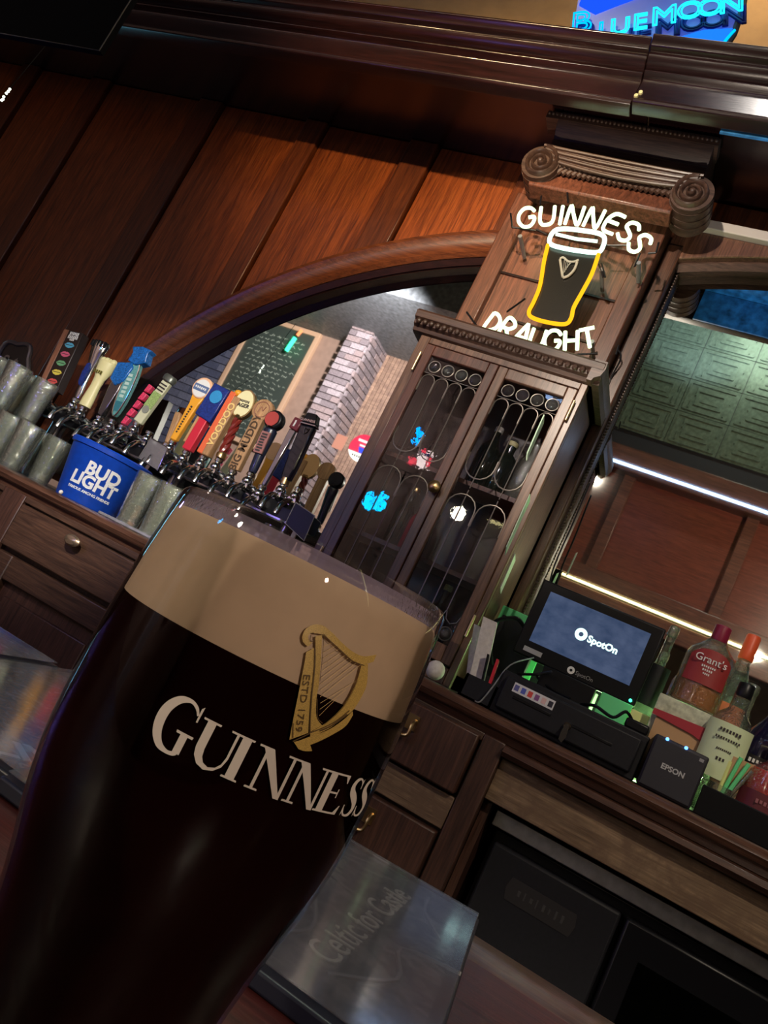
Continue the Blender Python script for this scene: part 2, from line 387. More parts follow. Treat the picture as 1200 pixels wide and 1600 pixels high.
# ---- pilaster with ionic capital
pil = thing('pilaster', 'reddish wooden pilaster with scrolled capital behind the amber and white neon', 'pilaster', (-.7, 2.0, CT))
mb = MB().box(-.945, -.478, 1.985, 2.15, .832, 1.42).box(-.945, -.478, 2.04, 2.15, CT + .001, .831)
obj('shaft', mb, W_PIL, pil, bev=.003)
for x0, x1 in ((-.945, -.885), (-.53, -.478)):
    obj('shaft_stile', MB().box(x0, x1, 1.962, 1.99, .832, 1.38), W_PIL, pil, bev=.004)
obj('shaft_rail', MB().box(-.885, -.53, 1.965, 1.99, 1.27, 1.31), W_PIL, pil, bev=.004)
obj('shaft_rail', MB().box(-.885, -.53, 1.965, 1.99, .832, .87), W_PIL, pil, bev=.004)
for zz, x0, x1 in ((1.12, -.885, -.53), (.98, -.80, -.53)):
    obj('shaft_board', MB().box(x0, x1, 1.978, 1.99, zz - .006, zz), W_DARK, pil)
# capital: necking board, rope bead, cushion flutes, two volutes, abacus
nk = MB().prism([(1.925, 1.34), (1.872, 1.345), (1.868, 1.352), (1.885, 1.405), (2.05, 1.405), (2.05, 1.40), (1.93, 1.39)], -.885, -.47, 'yz')
obj('capital_necking', nk, W_PIL, pil, bev=.003, label='lighter reddish board under the scrolls')
rp = MB()
for i in range(22):
    x = -.82 + i * .0152; rp.cyl((x, 1.872, 1.40), (x + .013, 1.872, 1.422), .0085, .0085, 8)
    rp.ball((x + .004, 1.861, 1.416), .0055, 8)
obj('rope_bead', rp, W_CARVE, pil)
def volute(cx, cz, mirror, y0=1.84, y1=1.965, R=.057):
    mb = MB(); mb.cyl((cx, y0 + .012, cz), (cx, y1, cz), R * .97, R * .97, 40)
    turns = 3.0; n = 110
    def pr(i):
        t = i / n; a = PI / 2 + (-1 if mirror else 1) * t * turns * 2 * PI; r = R * (1 - .93 * t); wd = .0075 * (1 - .6 * t)
        c, s_ = math.cos(a), math.sin(a); k = []
        for dr, dy in ((wd, .014), (wd * .6, .0), (0, -.004), (-wd * .6, 0), (-wd, .014)):
            k.append((cx + (r - wd + dr) * c, y0 + dy, cz + (r - wd + dr) * s_))
        return k
    mb.sweep(pr, list(range(n + 1))); mb.ball((cx, y0 + .004, cz), .009, 12)
    for k in (.03, .06, .09):   # ridges round the roll
        mb.cyl((cx, y0 + k, cz), (cx, y0 + k + .008, cz), R, R, 40)
    return mb
vr, vl = (-.435, 1.405), (-.872, 1.410)
obj('volute', volute(vr[0], vr[1], False), W_CARVE, pil)
obj('volute', volute(vl[0], vl[1], True), W_CARVE, pil)
fl = MB()
for k in range(7):                              # fluted sweep joining the two scrolls
    za, zb = vl[1] + .053 - .0045 * k, vr[1] + .053 - .0045 * k
    path = cr([(vl[0] - .01 + .006 * k, za), (-.82, za - .003 - .002 * k), (-.655, (za + zb) / 2 - .004 - .0035 * k), (-.49, zb - .003 - .002 * k), (vr[0] + .01 - .006 * k, zb)], 8)
    fl.tube([(p[0], 1.846 + .005 * (k % 2) + .001 * k, p[1]) for p in path], .0052, 8)
fl.prism([(-.872, 1.462), (-.82, 1.458), (-.655, 1.447), (-.49, 1.452), (-.435, 1.457), (-.435, 1.415), (-.872, 1.415)], 1.855, 2.05)
obj('fluted_cushion', fl, W_CARVE, pil)
ab = MB()
ab.prism([(1.90, 1.462), (1.88, 1.475), (1.885, 1.487), (1.862, 1.497), (1.87, 1.507), (1.845, 1.528), (1.835, 1.545), (1.84, 1.578), (2.1, 1.578), (2.1, 1.462)], -.875, -.43, 'yz')
obj('abacus_moulding', ab, W_CARVE, pil, bev=.001)
bd = MB()
for i in range(40):
    bd.ball((-.905 + i * .0122, 1.828, 1.556), .0048, 8)
bd.box(-.913, -.42, 1.832, 1.9, 1.545, 1.568)
obj('beading', bd, W_CARVE, pil)
# ---- right mirror
rm = thing('bar_mirror', 'framed mirror right of the pilaster reflecting green tin panels', 'mirror', (.3, WY, CT))
RC, RR = (.17, -.36), 1.80
pts = [(-.43, CT)] + [(x, RC[1] + math.sqrt((RR + .01) ** 2 - (x - RC[0]) ** 2)) for x in [-.43 + 1.5 * i / 20 for i in range(21)]] + [(1.07, CT)]
obj('mirror_glass', MB().prism(pts, WY, WY + .006), M_MIRROR, rm, smooth=False)
obj('frame_stile', MB().box(-.475, -.432, 2.035, WY + .01, CT, 1.37), W_FRAME, rm, bev=.005)
lp = MB()
for i in range(148): lp.ball((-.4255, 2.085, CT + .01 + i * .0093), .0048, 6)
lp.box(-.434, -.424, 2.09, WY, CT, 1.37)
obj('beaded_edge', lp, W_CARVE, rm)
xs_ = [-.475 + 1.5 * i / 24 for i in range(25)]
low = [(x, RC[1] + math.sqrt((RR - .004) ** 2 - (x - RC[0]) ** 2)) for x in xs_]
obj('frame_rail', MB().prism(low + [(x, max(1.431, z + .02)) for x, z in low][::-1], 2.04, WY + .01), W_FRAME, rm, bev=.004)
obj('rail_lip', arc_mould(RC, RR - .016, RR + .002, 2.07, WY + .01, math.radians(109.8), math.radians(60), 40), W_CARVE, rm)
obj('top_bevel', MB().box(-.41, 1.2, 2.02, WY + .01, 1.432, 1.462), plain('lit_wood_trim', (.62, .56, .5), .6), rm, bev=.003, label='pale strip over the mirror frame')  # pale colour stands for grey-brown wood under strong light
obj('spandrel_board', MB().box(-.45, 1.2, 2.10, 2.15, 1.462, 1.579), W_PANEL, rm)
# ---- counter and its front
ctr = thing('back_counter', 'long dark wooden back counter with rounded worn edge and drawers below', 'counter', (-1.2, 1.9, -1.22))
obj('counter_top', MB().box(-4.4, 1.2, 1.64, 2.16, CT - .028, CT), M_COUNTER, ctr)
ns = MB().prism([(1.645, CT), (1.618, CT), (1.606, CT - .006), (1.60, CT - .016), (1.606, CT - .027), (1.62, CT - .032), (1.626, CT - .045), (1.645, CT - .05)], -4.4, 1.2, 'yz')
obj('nosing', ns, W_NOSE, ctr)
obj('carcass', MB().box(-4.4, -.30, 1.645, 2.16, -1.22, CT - .03), W_LOWD, ctr)
for x0, x1 in ((-2.34, -2.26), (-1.785, -1.70), (-.66, -.58), (-.31, -.262), (-1.19, -1.11)):
    obj('front_stile', MB().box(x0, x1, 1.618, 1.65, -1.15, CT - .045), W_LOWD, ctr, bev=.003)
obj('top_rail', MB().box(-4.4, -.31, 1.622, 1.65, CT - .062, CT - .045), W_LOW, ctr, bev=.002)
for x0, x1 in ((-2.255, -1.79), (-1.695, -1.195)):   # drawer over a framed door
    d = obj('drawer_front', MB().box(x0 + .006, x1 - .006, 1.608, 1.64, -.232, -.112), W_LOW, ctr, bev=.004)
    cx = (x0 + x1) / 2
    obj('knob', MB().lathe([(.006, 0), (.006, .012), (.02, .02), (.022, .028), (.016, .034), (.001, .036)], 16).xf(T(cx - .01, 1.61, -.135) @ RX(90) @ Matrix.Diagonal((1.2, .7, 1, 1))), M_PEWTER, d)
    dr = obj('door_frame', MB().box(x0 + .005, x0 + .07, 1.608, 1.64, -1.1, -.245).box(x1 - .07, x1 - .005, 1.608, 1.64, -1.1, -.245).box(x0 + .07, x1 - .07, 1.608, 1.64, -.31, -.245), W_LOW, ctr, bev=.004)
    obj('door_panel', MB().box(x0 + .06, x1 - .06, 1.63, 1.645, -1.1, -.30).box(x0 + .095, x1 - .095, 1.62, 1.635, -1.05, -.345), W_LOWD, dr, bev=.004)
for x0, x1 in ((-1.105, -.665), (-.578, -.312)):
    for z0, z1 in ((-.225, -.098), (-.428, -.305), (-.64, -.50)):
        d = obj('drawer_front', MB().box(x0 + .004, x1 - .004, 1.606, 1.64, z0, z1), W_LOWD, ctr, bev=.004)
        cx = (x0 + x1) / 2 + (.0 if x0 < -.9 else -.02); zc = (z0 + z1) / 2 + .012
        pl = MB().tube(cr([(cx - .018, 1.604, zc + .018), (cx - .018, 1.588, zc + .01), (cx - .016, 1.584, zc - .016), (cx + .016, 1.584, zc - .016), (cx + .018, 1.588, zc + .01), (cx + .018, 1.604, zc + .018)], 5), .0038, 8)
        pl.box(cx - .024, cx + .024, 1.602, 1.607, zc - .004, zc + .028)
        obj('drawer_pull', pl, M_BRASS, d)
    for z0, z1 in ((-.298, -.232), (-.495, -.435)):
        obj('drawer_rail', MB().box(x0, x1, 1.622, 1.65, z0, z1), W_WORN, ctr, bev=.002)
obj('apron_board', MB().box(-.262, 1.2, 1.635, 1.66, -.205, CT - .05), W_WORN, ctr, bev=.002)
obj('apron_moulding', MB().prism([(1.61, -.094), (1.602, -.105), (1.61, -.114), (1.635, -.118), (1.635, -.09)], -.262, 1.2, 'yz'), W_NOSE, ctr)
obj('side_panel', MB().box(-.262, -.245, 1.66, 2.16, -1.22, -.09), W_LOWD, ctr)
# fridge under the counter
fr = thing('undercounter_fridge', 'black undercounter fridge with steel top edge below the till', 'fridge', (.3, 1.9, -1.22))
obj('fridge_body', MB().box(-.225, 1.18, 1.72, 2.12, -1.22, -.255), M_BLACK, fr, bev=.004)
obj('steel_edge', MB().box(-.235, 1.18, 1.69, 2.12, -.25, -.218), M_STEEL, fr, bev=.002, label='brushed steel front edge')
for x0, x1 in ((-.215, .052), (.062, .36), (.37, .68)):
    d = obj('fridge_door', MB().box(x0, x1, 1.685, 1.72, -1.12, -.275), M_BLACKM if x0 < 0 else M_BLACK, fr, bev=.006)
    obj('door_gasket', MB().box(x0 + .02, x1 - .02, 1.715, 1.722, -1.1, -.29), M_BLACK, d)
    if x0 > 0: obj('door_window', MB().box(x0 + .045, x1 - .045, 1.682, 1.686, -1.0, -.335), thin_glass('fridge_window', (.4, .45, .4), 1.5), d)
obj('badge', MB().prism([(-.155, -.318), (-.02, -.318), (-.015, -.34), (-.02, -.362), (-.155, -.362), (-.16, -.34)], 1.6835, 1.6865), plain('dull_badge', (.03, .028, .03), .35), fr)
bl = MB()
for i, (h_, w_) in enumerate(((.6, .5), (.8, .3), (.5, .5), (.9, .25), (.7, .5), (.6, .3), (.9, .4), (.8, .5))):
    bl.box(-.135 + i * .013, -.135 + i * .013 + .011 * w_, 1.6825, 1.6836, -.34 - .009 * h_, -.34 + .009 * h_)
obj('badge_relief', bl, plain('grey_print', (.05, .048, .05), .5), fr)
# ---- the bar the pint stands on
bar = thing('bar_counter', 'polished reddish wooden bar top under the pint and menus', 'bar', (-.3, .2, -1.22))
obj('top_slab', MB().box(-2.2, 1.6, -.12, .515, BT - .04, BT), W_BAR, bar)
obj('bar_rail', MB().prism([(.515, BT - .04), (.515, BT), (.527, BT + .003), (.555, BT + .003), (.567, BT - .004), (.571, BT - .02), (.565, BT - .04)], -2.2, 1.6, 'yz'), W_NOSE, bar)
obj('bar_front', MB().box(-2.2, 1.6, .40, .46, -1.22, BT - .04), W_LOWD, bar)
# ================================================================= ROOM SEEN IN THE MIRRORS (behind the camera)
def refl(px, py, V):                            # pixel -> real point whose mirror image stands at depth V
    p = at(px, py, V); return Vector((p.x, 2 * WY - V, p.z))
VT = 4.6; YT = 2 * WY - VT                      # tin clad soffit face
tp = thing('tin_panel_wall', 'green stamped tin tile panelling above a brown beam, seen in the mirror', 'panelling', (.6, YT, 1.4))
gtin = plain('green_tin', (.095, .13, .095), .36, .5, noise=.3, nscale=9)
x_l = -1.15; z_lo = refl(955, 685, VT).z; z_hi = refl(1035, 488, VT).z
z1 = refl(1000, 569, VT).z; z2 = refl(981, 617, VT).z
th = z1 - z2; tw = abs(refl(1176, 560, VT).x - refl(1095, 540, VT).x); x_s = refl(1080, 590, VT).x
def tile_mesh(w_, h_):
    mb = MB().box(-w_ / 2 + .002, w_ / 2 - .002, -.004, 0, -h_ / 2 + .002, h_ / 2 - .002)
    for a, b in ((.86, .8), (.5, .42)):
        for s_ in (-1, 1):
            mb.box(-w_ * a / 2, w_ * a / 2, 0, .006, s_ * h_ * b / 2 - .004, s_ * h_ * b / 2 + .004)
            mb.box(s_ * w_ * a / 2 - .004, s_ * w_ * a / 2 + .004, 0, .006, -h_ * b / 2, h_ * b / 2)
    mb.box(-w_ * .17, w_ * .17, 0, .004, -h_ * .1, h_ * .1)
    for k in (-1, 1): mb.box(k * w_ * .33 - .003, k * w_ * .33 + .003, 0, .007, -h_ * .34, -h_ * .1).box(k * w_ * .33 + .012, k * w_ * .33 + .017, 0, .007, h_ * .05, h_ * .34)
    bmesh.ops.recalc_face_normals(mb.b, faces=mb.b.faces); me = bpy.data.meshes.new('tin_tile'); mb.b.to_mesh(me); mb.b.free(); me.materials.append(gtin); return me
tm = tile_mesh(tw, th); k0 = int((x_s - x_l) / tw) + 1
r = 0; z = z2 - th * int((z2 - z_lo) / th)
while z < z_hi - th * .3:
    for k in range(-k0, 7):
        o = bpy.data.objects.new('tin_tile', tm); col.objects.link(o); o.parent = tp
        o.location = Vector((x_s + tw * (k + .5), YT, z + th / 2)) - tp.location
        o.rotation_euler = (math.radians(random.uniform(-.8, .8)), 0, math.radians(random.uniform(-.8, .8)))
    z += th
z_top = z
obj('backing', MB().box(x_l, 2.9, YT - .08, YT - .012, z_lo - .05, z_top + .02), M_BLACKM, tp)
struct(obj('wall_upper', MB().box(x_l, 2.9, YT - .3, YT - .06, z_top, 3.4), plain('blue_wall_paint', (.012, .12, .33), .6, noise=.5, nscale=5)))
# beam and canopy with LED strips
cn = thing('bar_canopy', 'brown panelled canopy beam over the bar with two lit strips, seen in the mirror', 'canopy', (.6, YT, 1.2))
za, zb = refl(929, 715, VT).z, refl(857, 891, VT).z
W_CAN = wood('canopy_wood', (.05, .02, .015), (.15, .06, .04), 'x', .3, .4)
W_CANR = wood('canopy_red_wood', (.09, .02, .012), (.2, .05, .03), 'x', .3, .5)
obj('beam', MB().box(x_l, 2.9, YT - .1, YT + .02, za + .03, z_lo - .02).box(x_l, 2.9, YT - .1, YT + .05, za - .035, za + .0), W_CAN, cn, bev=.006)
obj('lower_rail', MB().box(x_l, 2.9, YT - .1, YT + .04, zb + .02, zb + .11).box(x_l, 2.9, YT - .1, YT + .03, zb - .12, zb - .01), W_CAN, cn, bev=.006)
xa = refl(1040, 830, VT).x
for i in range(6):
    x = xa - 1.0 + i * .72
    obj('canopy_panel', MB().box(max(x, x_l), x + .66, YT - .1, YT - .05, zb + .1, za - .03), W_CANR, cn)
    obj('canopy_stile', MB().box(x + .655, x + .725, YT - .1, YT - .01, zb + .1, za - .03), W_CAN, cn, bev=.004)
s1 = tag(obj('led_strip', MB().box(x_l, 2.8, YT + .03, YT + .045, za + .001, za + .016), emis('cold_led', (.42, .62, 1), 7)), 'upper blue-white light strip on the canopy beam, seen in the mirror', 'light strip')
s1b = tag(obj('led_strip', MB().box(x_l, .1, YT + .03, YT + .04, za - .03, za - .012), emis('pale_led', (1, .95, .62), 2.0)), 'short yellowish light strip just under the blue-white one, seen in the mirror', 'light strip')
s2 = tag(obj('led_strip', MB().box(x_l, 2.8, YT + .03, YT + .042, zb + .0, zb + .012), emis('warm_led', (1, .86, .38), 5)), 'lower yellow light strip on the canopy, seen in the mirror above the till', 'light strip')
# ---- left mirror: brick column, chalkboard, brick wall
VB = 6.45; YB = 2 * WY - VB; VCn = 6.0; YCn = 2 * WY - VCn
room = struct(obj('wall_room', MB().box(-6, -1.3, YB - .1, YB, -1.22, 3.4), M_ROOM))
zc_top = refl(520, 500, VCn).z
struct(obj('trim_soffit', MB().box(-6, -1.4, YB, -.9, zc_top + .0, 3.38), plain('grey_green_soffit', (.16, .18, .17), .5, noise=.4, nscale=6)))
cx0, cx1 = refl(430, 740, VCn).x, refl(585, 520, VCn).x
colm = thing('brick_column', 'pale grey brick column with lit corner, seen in the arched mirror', 'column', ((cx0 + cx1) / 2, YCn, -1.22))
obj('core', MB().box(cx0 + .02, cx1 - .02, YB, YCn - .02, -1.22, zc_top), plain('mortar', (.42, .38, .35), .9), colm)
mbk = [plain('brick_%s' % n, c, .85, noise=.35, nscale=14) for n, c in (('grey', (.17, .14, .13)), ('brown', (.24, .185, .16)), ('pale', (.29, .25, .23)))]
def bricks(parent, ax, a0, a1, fixed, sgn, z0, z1, L=.155, H=.062, mats=mbk):
    meshes = []
    for mt in mats:
        mb = MB().box(-L / 2 + .006, L / 2 - .006, -.012, .012, -H / 2 + .005, H / 2 - .005)
        me = bpy.data.meshes.new('brick'); mb.b.to_mesh(me); mb.b.free(); me.materials.append(mt); meshes.append(me)
    z = z0; row = 0
    while z < z1:
        x = a0 + (L / 2 if row % 2 else 0)
        while x < a1 + .001:
            w0 = max(x - L / 2, a0); w1 = min(x + L / 2, a1)
            if w1 - w0 > .03:
                o = bpy.data.objects.new('brick', random.choices(meshes, (4, 4, 2))[0]); col.objects.link(o); o.parent = parent
                o.scale = ((w1 - w0) / L, 1, 1)
                c = (w0 + w1) / 2; off = fixed + random.uniform(-.003, .003)
                p = Vector((c, off, z + H / 2)) if ax == 'x' else Vector((off, c, z + H / 2))
                if ax == 'y': o.rotation_euler = (0, 0, PI / 2)
                o.location = p - (parent.location if parent.type == 'EMPTY' else Vector())
            x += L
        z += H; row += 1
bricks(colm, 'x', cx0, cx1, YCn - .01, 1, .3, zc_top)
bricks(colm, 'y', YB, YCn - .01, cx1 - .01, 1, .6, zc_top)
# blue-grey painted brick at the far left
bx1 = refl(330, 640, VB).x
bw = bpy.data.objects.new('wall_brick', None); col.objects.link(bw); bw['kind'] = 'structure'
obj('brick_backing', MB().box(bx1 - 1.5, bx1, YB, YB + .01, .0, zc_top), plain('blue_mortar', (.08, .09, .12), .8), bw)
mb2 = [plain('blue_brick_%d' % i, c, .7, noise=.3, nscale=12) for i, c in enumerate(((.05, .06, .09), (.075, .085, .115), (.1, .11, .14)))]
bricks(bw, 'x', bx1 - 1.5, bx1, YB + .016, 1, .3, 2.1, .19, .085, mb2)
# chalkboard: corners from the reflection
VC_ = 6.4; q = [refl(*p, VC_) for p in ((345, 600), (452, 615), (462, 505), (375, 540))]
cbx0, cbx1 = q[0].x, refl(432, 640, VC_).x; cbz0 = q[0].z - .45; cbz1 = zc_top - .06
cb = thing('chalkboard', 'tall chalkboard in a tan wood frame with white writing, seen in the arched mirror', 'chalkboard', ((cbx0 + cbx1) / 2, YB + .03, cbz0))
obj('slate', MB().box(cbx0, cbx1, YB, YB + .03, cbz0, cbz1), plain('slate', (.035, .05, .035), .6), cb)
for a, b, c, d in ((cbx0 - .05, cbx0, cbz0, cbz1), (cbx1, cbx1 + .05, cbz0, cbz1), (cbx0 - .05, cbx1 + .05, cbz1, cbz1 + .05), (cbx0 - .05, cbx1 + .05, cbz0 - .05, cbz0)):
    obj('frame_bar', MB().box(a, b, YB, YB + .05, c, d), plain('pine_frame', (.55, .36, .2), .6), cb, bev=.004)
ch = MB()
for i in range(22):
    z = cbz1 - .12 - i * .055; x = cbx0 + .05 + random.random() * .05; e = cbx1 - .04 - random.random() * .12
    while x < e:
        n = random.randint(3, 6); pts = [(x + k * .012, YB + .0325, z + random.uniform(-.013, .013)) for k in range(n)]
        ch.tube(pts, .0022, 4); x += n * .012 + .02
obj('chalk_writing', ch, plain('chalk', (.55, .62, .45), .9), cb)['kind'] = 'stuff'
pp = refl(458, 528, 6.3)
tag(obj('led_fixture', MB().tube([(pp.x - .02, YB + .12, pp.z - .14), (pp.x, YB + .12, pp.z + .02)], .02, 10), emis('green_led', (.05, 1, .45), 3.5)), 'small green glowing light above the chalkboard edge, seen in the arched mirror', 'light')
tag(obj('led_fixture', MB().tube([(pp.x + .01, YB + .12, pp.z + .05), (pp.x + .03, YB + .12, pp.z + .12)], .016, 10), emis('red_led', (1, .25, .1), 2.5)), 'small orange-red glowing light over the green one, seen in the arched mirror', 'light')
# panelled wall right of the column
pw = bpy.data.objects.new('wall_slats', None); col.objects.link(pw); pw['kind'] = 'structure'
for i in range(26):
    x = cx1 + .0 + i * .042
    obj('slat', MB().box(x, x + .036, YB, YB + .03, .3, zc_top), W_WORN, pw)
# ---- lit signs behind the customer
def sign_at(px, py, Y, plane): # image in the pane plane
    r_ = ray(px, py); t = ((2 * plane - Y)) / r_.y; p = EYE + r_ * t; return Vector((p.x, Y, p.z))
p = sign_at(566, 700, -1.1, WY); t = thing('round_lit_sign', 'round red and white lit bar sign, seen in the mirror beside the cabinet', 'sign', p)
def disc(c, r, a0, a1, y0, y1, n=24):
    return MB().prism([(c.x + r * math.cos(a0 + (a1 - a0) * i / n), c.z + r * math.sin(a0 + (a1 - a0) * i / n)) for i in range(n + 1)], y0, y1)
R_ = .115
obj('red_field', disc(p, R_, math.radians(-25), math.radians(205), p.y - .02, p.y), emis('lit_red', (.95, .05, .12), 1.1), t)
obj('white_band', disc(p, R_, math.radians(-155), math.radians(-25), p.y - .02, p.y + .002), emis('lit_white', (1, .95, .85), 1.6), t)
obj('white_stroke', MB().box(p.x - .06, p.x + .05, p.y, p.y + .004, p.z + .045, p.z + .065).box(p.x - .03, p.x + .075, p.y, p.y + .004, p.z + .01, p.z + .024), emis('lit_white2', (1, .85, .9), 1.3), t)
obj('blue_wedge', MB().prism([(p.x - .03, p.z + .0), (p.x + .05, p.z + .0), (p.x + .02, p.z - .045), (p.x - .01, p.z - .045)], p.y, p.y + .005), emis('lit_blue', (.05, .1, .9), 1.2), t)
dk = MB()
for i in range(6): dk.box(p.x - .055 + i * .02, p.x - .043 + i * .02, p.y, p.y + .005, p.z - .085, p.z - .07)
obj('band_marks', dk, M_DKTXT, t)
p = sign_at(530, 690, -1.15, WY)
tag(obj('square_sign', MB().box(p.x - .045, p.x + .045, p.y - .02, p.y, p.z - .06, p.z + .06), emis('lit_salmon', (1, .42, .3), .85)), 'salmon square lit sign left of the round red one, seen in the mirror', 'sign')
PL = 1.806
def neon_blob(name, label, px, py, strokes, mat, s, Y=-1.3, rad=.011):
    c = sign_at(px, py, Y, PL); t = thing(name, label, 'sign', c)
    for st in strokes:
        obj('tube', MB().tube([(c.x - x * s, c.y, c.z + z * s) for x, z in (cr([(a, b, 0) for a, b in st], 4) and [(v[0], v[1]) for v in cr([(a, b, 0) for a, b in st], 4)])], rad, 6), mat, t)
    return t, c
neon_blob('blue_neon_sign', 'blue script neon shape reflected low in the left cabinet door', 588, 790,
    [[(-.5, .9), (-.2, 1.0), (0, .7), (-.3, .4), (-.6, .2), (-.4, -.2), (0, 0), (.1, .4), (-.2, .5)], [(.1, .5), (.5, .4), (.6, 0), (.3, -.3), (.1, 0)], [(.4, -.5), (.7, -.4), (.9, 0), (1.0, .5), (.8, .7)]], emis('blue_neon_glow', (0, .4, 1), 26), .085, rad=.018)
neon_blob('blue_figure_neon', 'small blue neon figure reflected high in the left cabinet door', 656, 682,
    [[(-.2, -1), (0, -.4), (.2, .2), (.3, .9)], [(-.3, .1), (.1, .3), (.6, .5)], [(.0, -.4), (.4, -.7)]], emis('blue_neon_glow2', (0, .3, 1), 22), .07, rad=.012)
ts, c = neon_blob('red_white_lit_sign', 'red and white lit figure sign reflected in the left cabinet door', 662, 718,
    [[(-.9, -.2), (-.6, .3), (-.5, -.2), (-.8, -.5)], [(.7, -.5), (1.0, -.3), (1.0, -.8), (.7, -.8)], [(.0, .8), (.5, .6)]], emis('lit_red3', (1, .06, .1), 9), .075, rad=.014)
obj('white_panel', MB().prism([(c.x + .05, c.z + .075), (c.x - .05, c.z + .06), (c.x - .04, c.z - .07), (c.x + .055, c.z - .06)], c.y - .02, c.y - .01), emis('lit_white3', (1, .8, .75), 10), ts)
obj('dark_band', MB().box(c.x - .045, c.x + .045, c.y - .01, c.y - .004, c.z + .03, c.z + .05), emis('lit_navy', (.02, .03, .2), 3), ts)
c = sign_at(718, 803, -1.2, PL)
tag(obj('glowing_lamp', MB().ball((c.x, c.y, c.z), .045), emis('lamp_glow', (1, .9, .62), 60)), 'bright round warm lamp reflected in the middle of the right cabinet door', 'lamp')
c = sign_at(640, 850, -1.4, PL)
# ================================================================= LIQUOR CABINET
cab = thing('liquor_cabinet', 'wooden cabinet with two leaded glass doors under the amber neon', 'cabinet', (-.69, 1.92, CT))
CX0, CX1, CZ = -.935, -.458, .775
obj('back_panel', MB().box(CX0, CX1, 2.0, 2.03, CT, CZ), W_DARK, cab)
for x0, x1 in ((CX0, CX0 + .02), (CX1 - .02, CX1)):
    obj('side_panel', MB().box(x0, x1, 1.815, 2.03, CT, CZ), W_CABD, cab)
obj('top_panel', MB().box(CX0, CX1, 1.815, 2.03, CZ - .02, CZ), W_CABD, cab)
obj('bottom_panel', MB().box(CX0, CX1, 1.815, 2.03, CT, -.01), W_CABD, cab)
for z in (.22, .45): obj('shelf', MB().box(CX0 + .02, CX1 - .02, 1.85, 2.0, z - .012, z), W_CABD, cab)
for x0, x1, z0, z1 in ((CX0, -.905, CT, CZ), (-.476, CX1, CT, CZ), (-.905, -.476, .755, CZ + .01), (-.905, -.476, CT, -.005)):
    obj('face_frame', MB().box(x0, x1, 1.795, 1.815, z0, z1), W_CAB, cab, bev=.002)
cr_ = MB().prism([(1.795, .772), (1.785, .775), (1.782, .785), (1.772, .79), (1.770, .80), (1.76, .805), (1.757, .822), (1.765, .83), (2.03, .83), (2.03, .772)], -.962, -.432, 'yz')
obj('crown_moulding', cr_, W_CARVE, cab, bev=.001)
eg = MB()
for i in range(27): eg.ball((-.948 + i * .0194, 1.768, .797), .0078, 8, 1.1)
obj('egg_beading', eg, W_CARVE, cab)
obj('crown_return', MB().prism([(-.462, .772), (-.45, .772), (-.446, .782), (-.434, .79), (-.428, .81), (-.43, .83), (-.462, .83)], 1.76, 2.03), W_CARVE, cab)
def arch_path(x0, x1, z0, z1, n=8):             # up, over and down
    r_ = (x1 - x0) / 2; cx = (x0 + x1) / 2
    return [(x0, z0)] + [(cx - r_ * math.cos(PI * i / n), z1 - r_ + r_ * math.sin(PI * i / n)) for i in range(n + 1)] + [(x1, z0)]
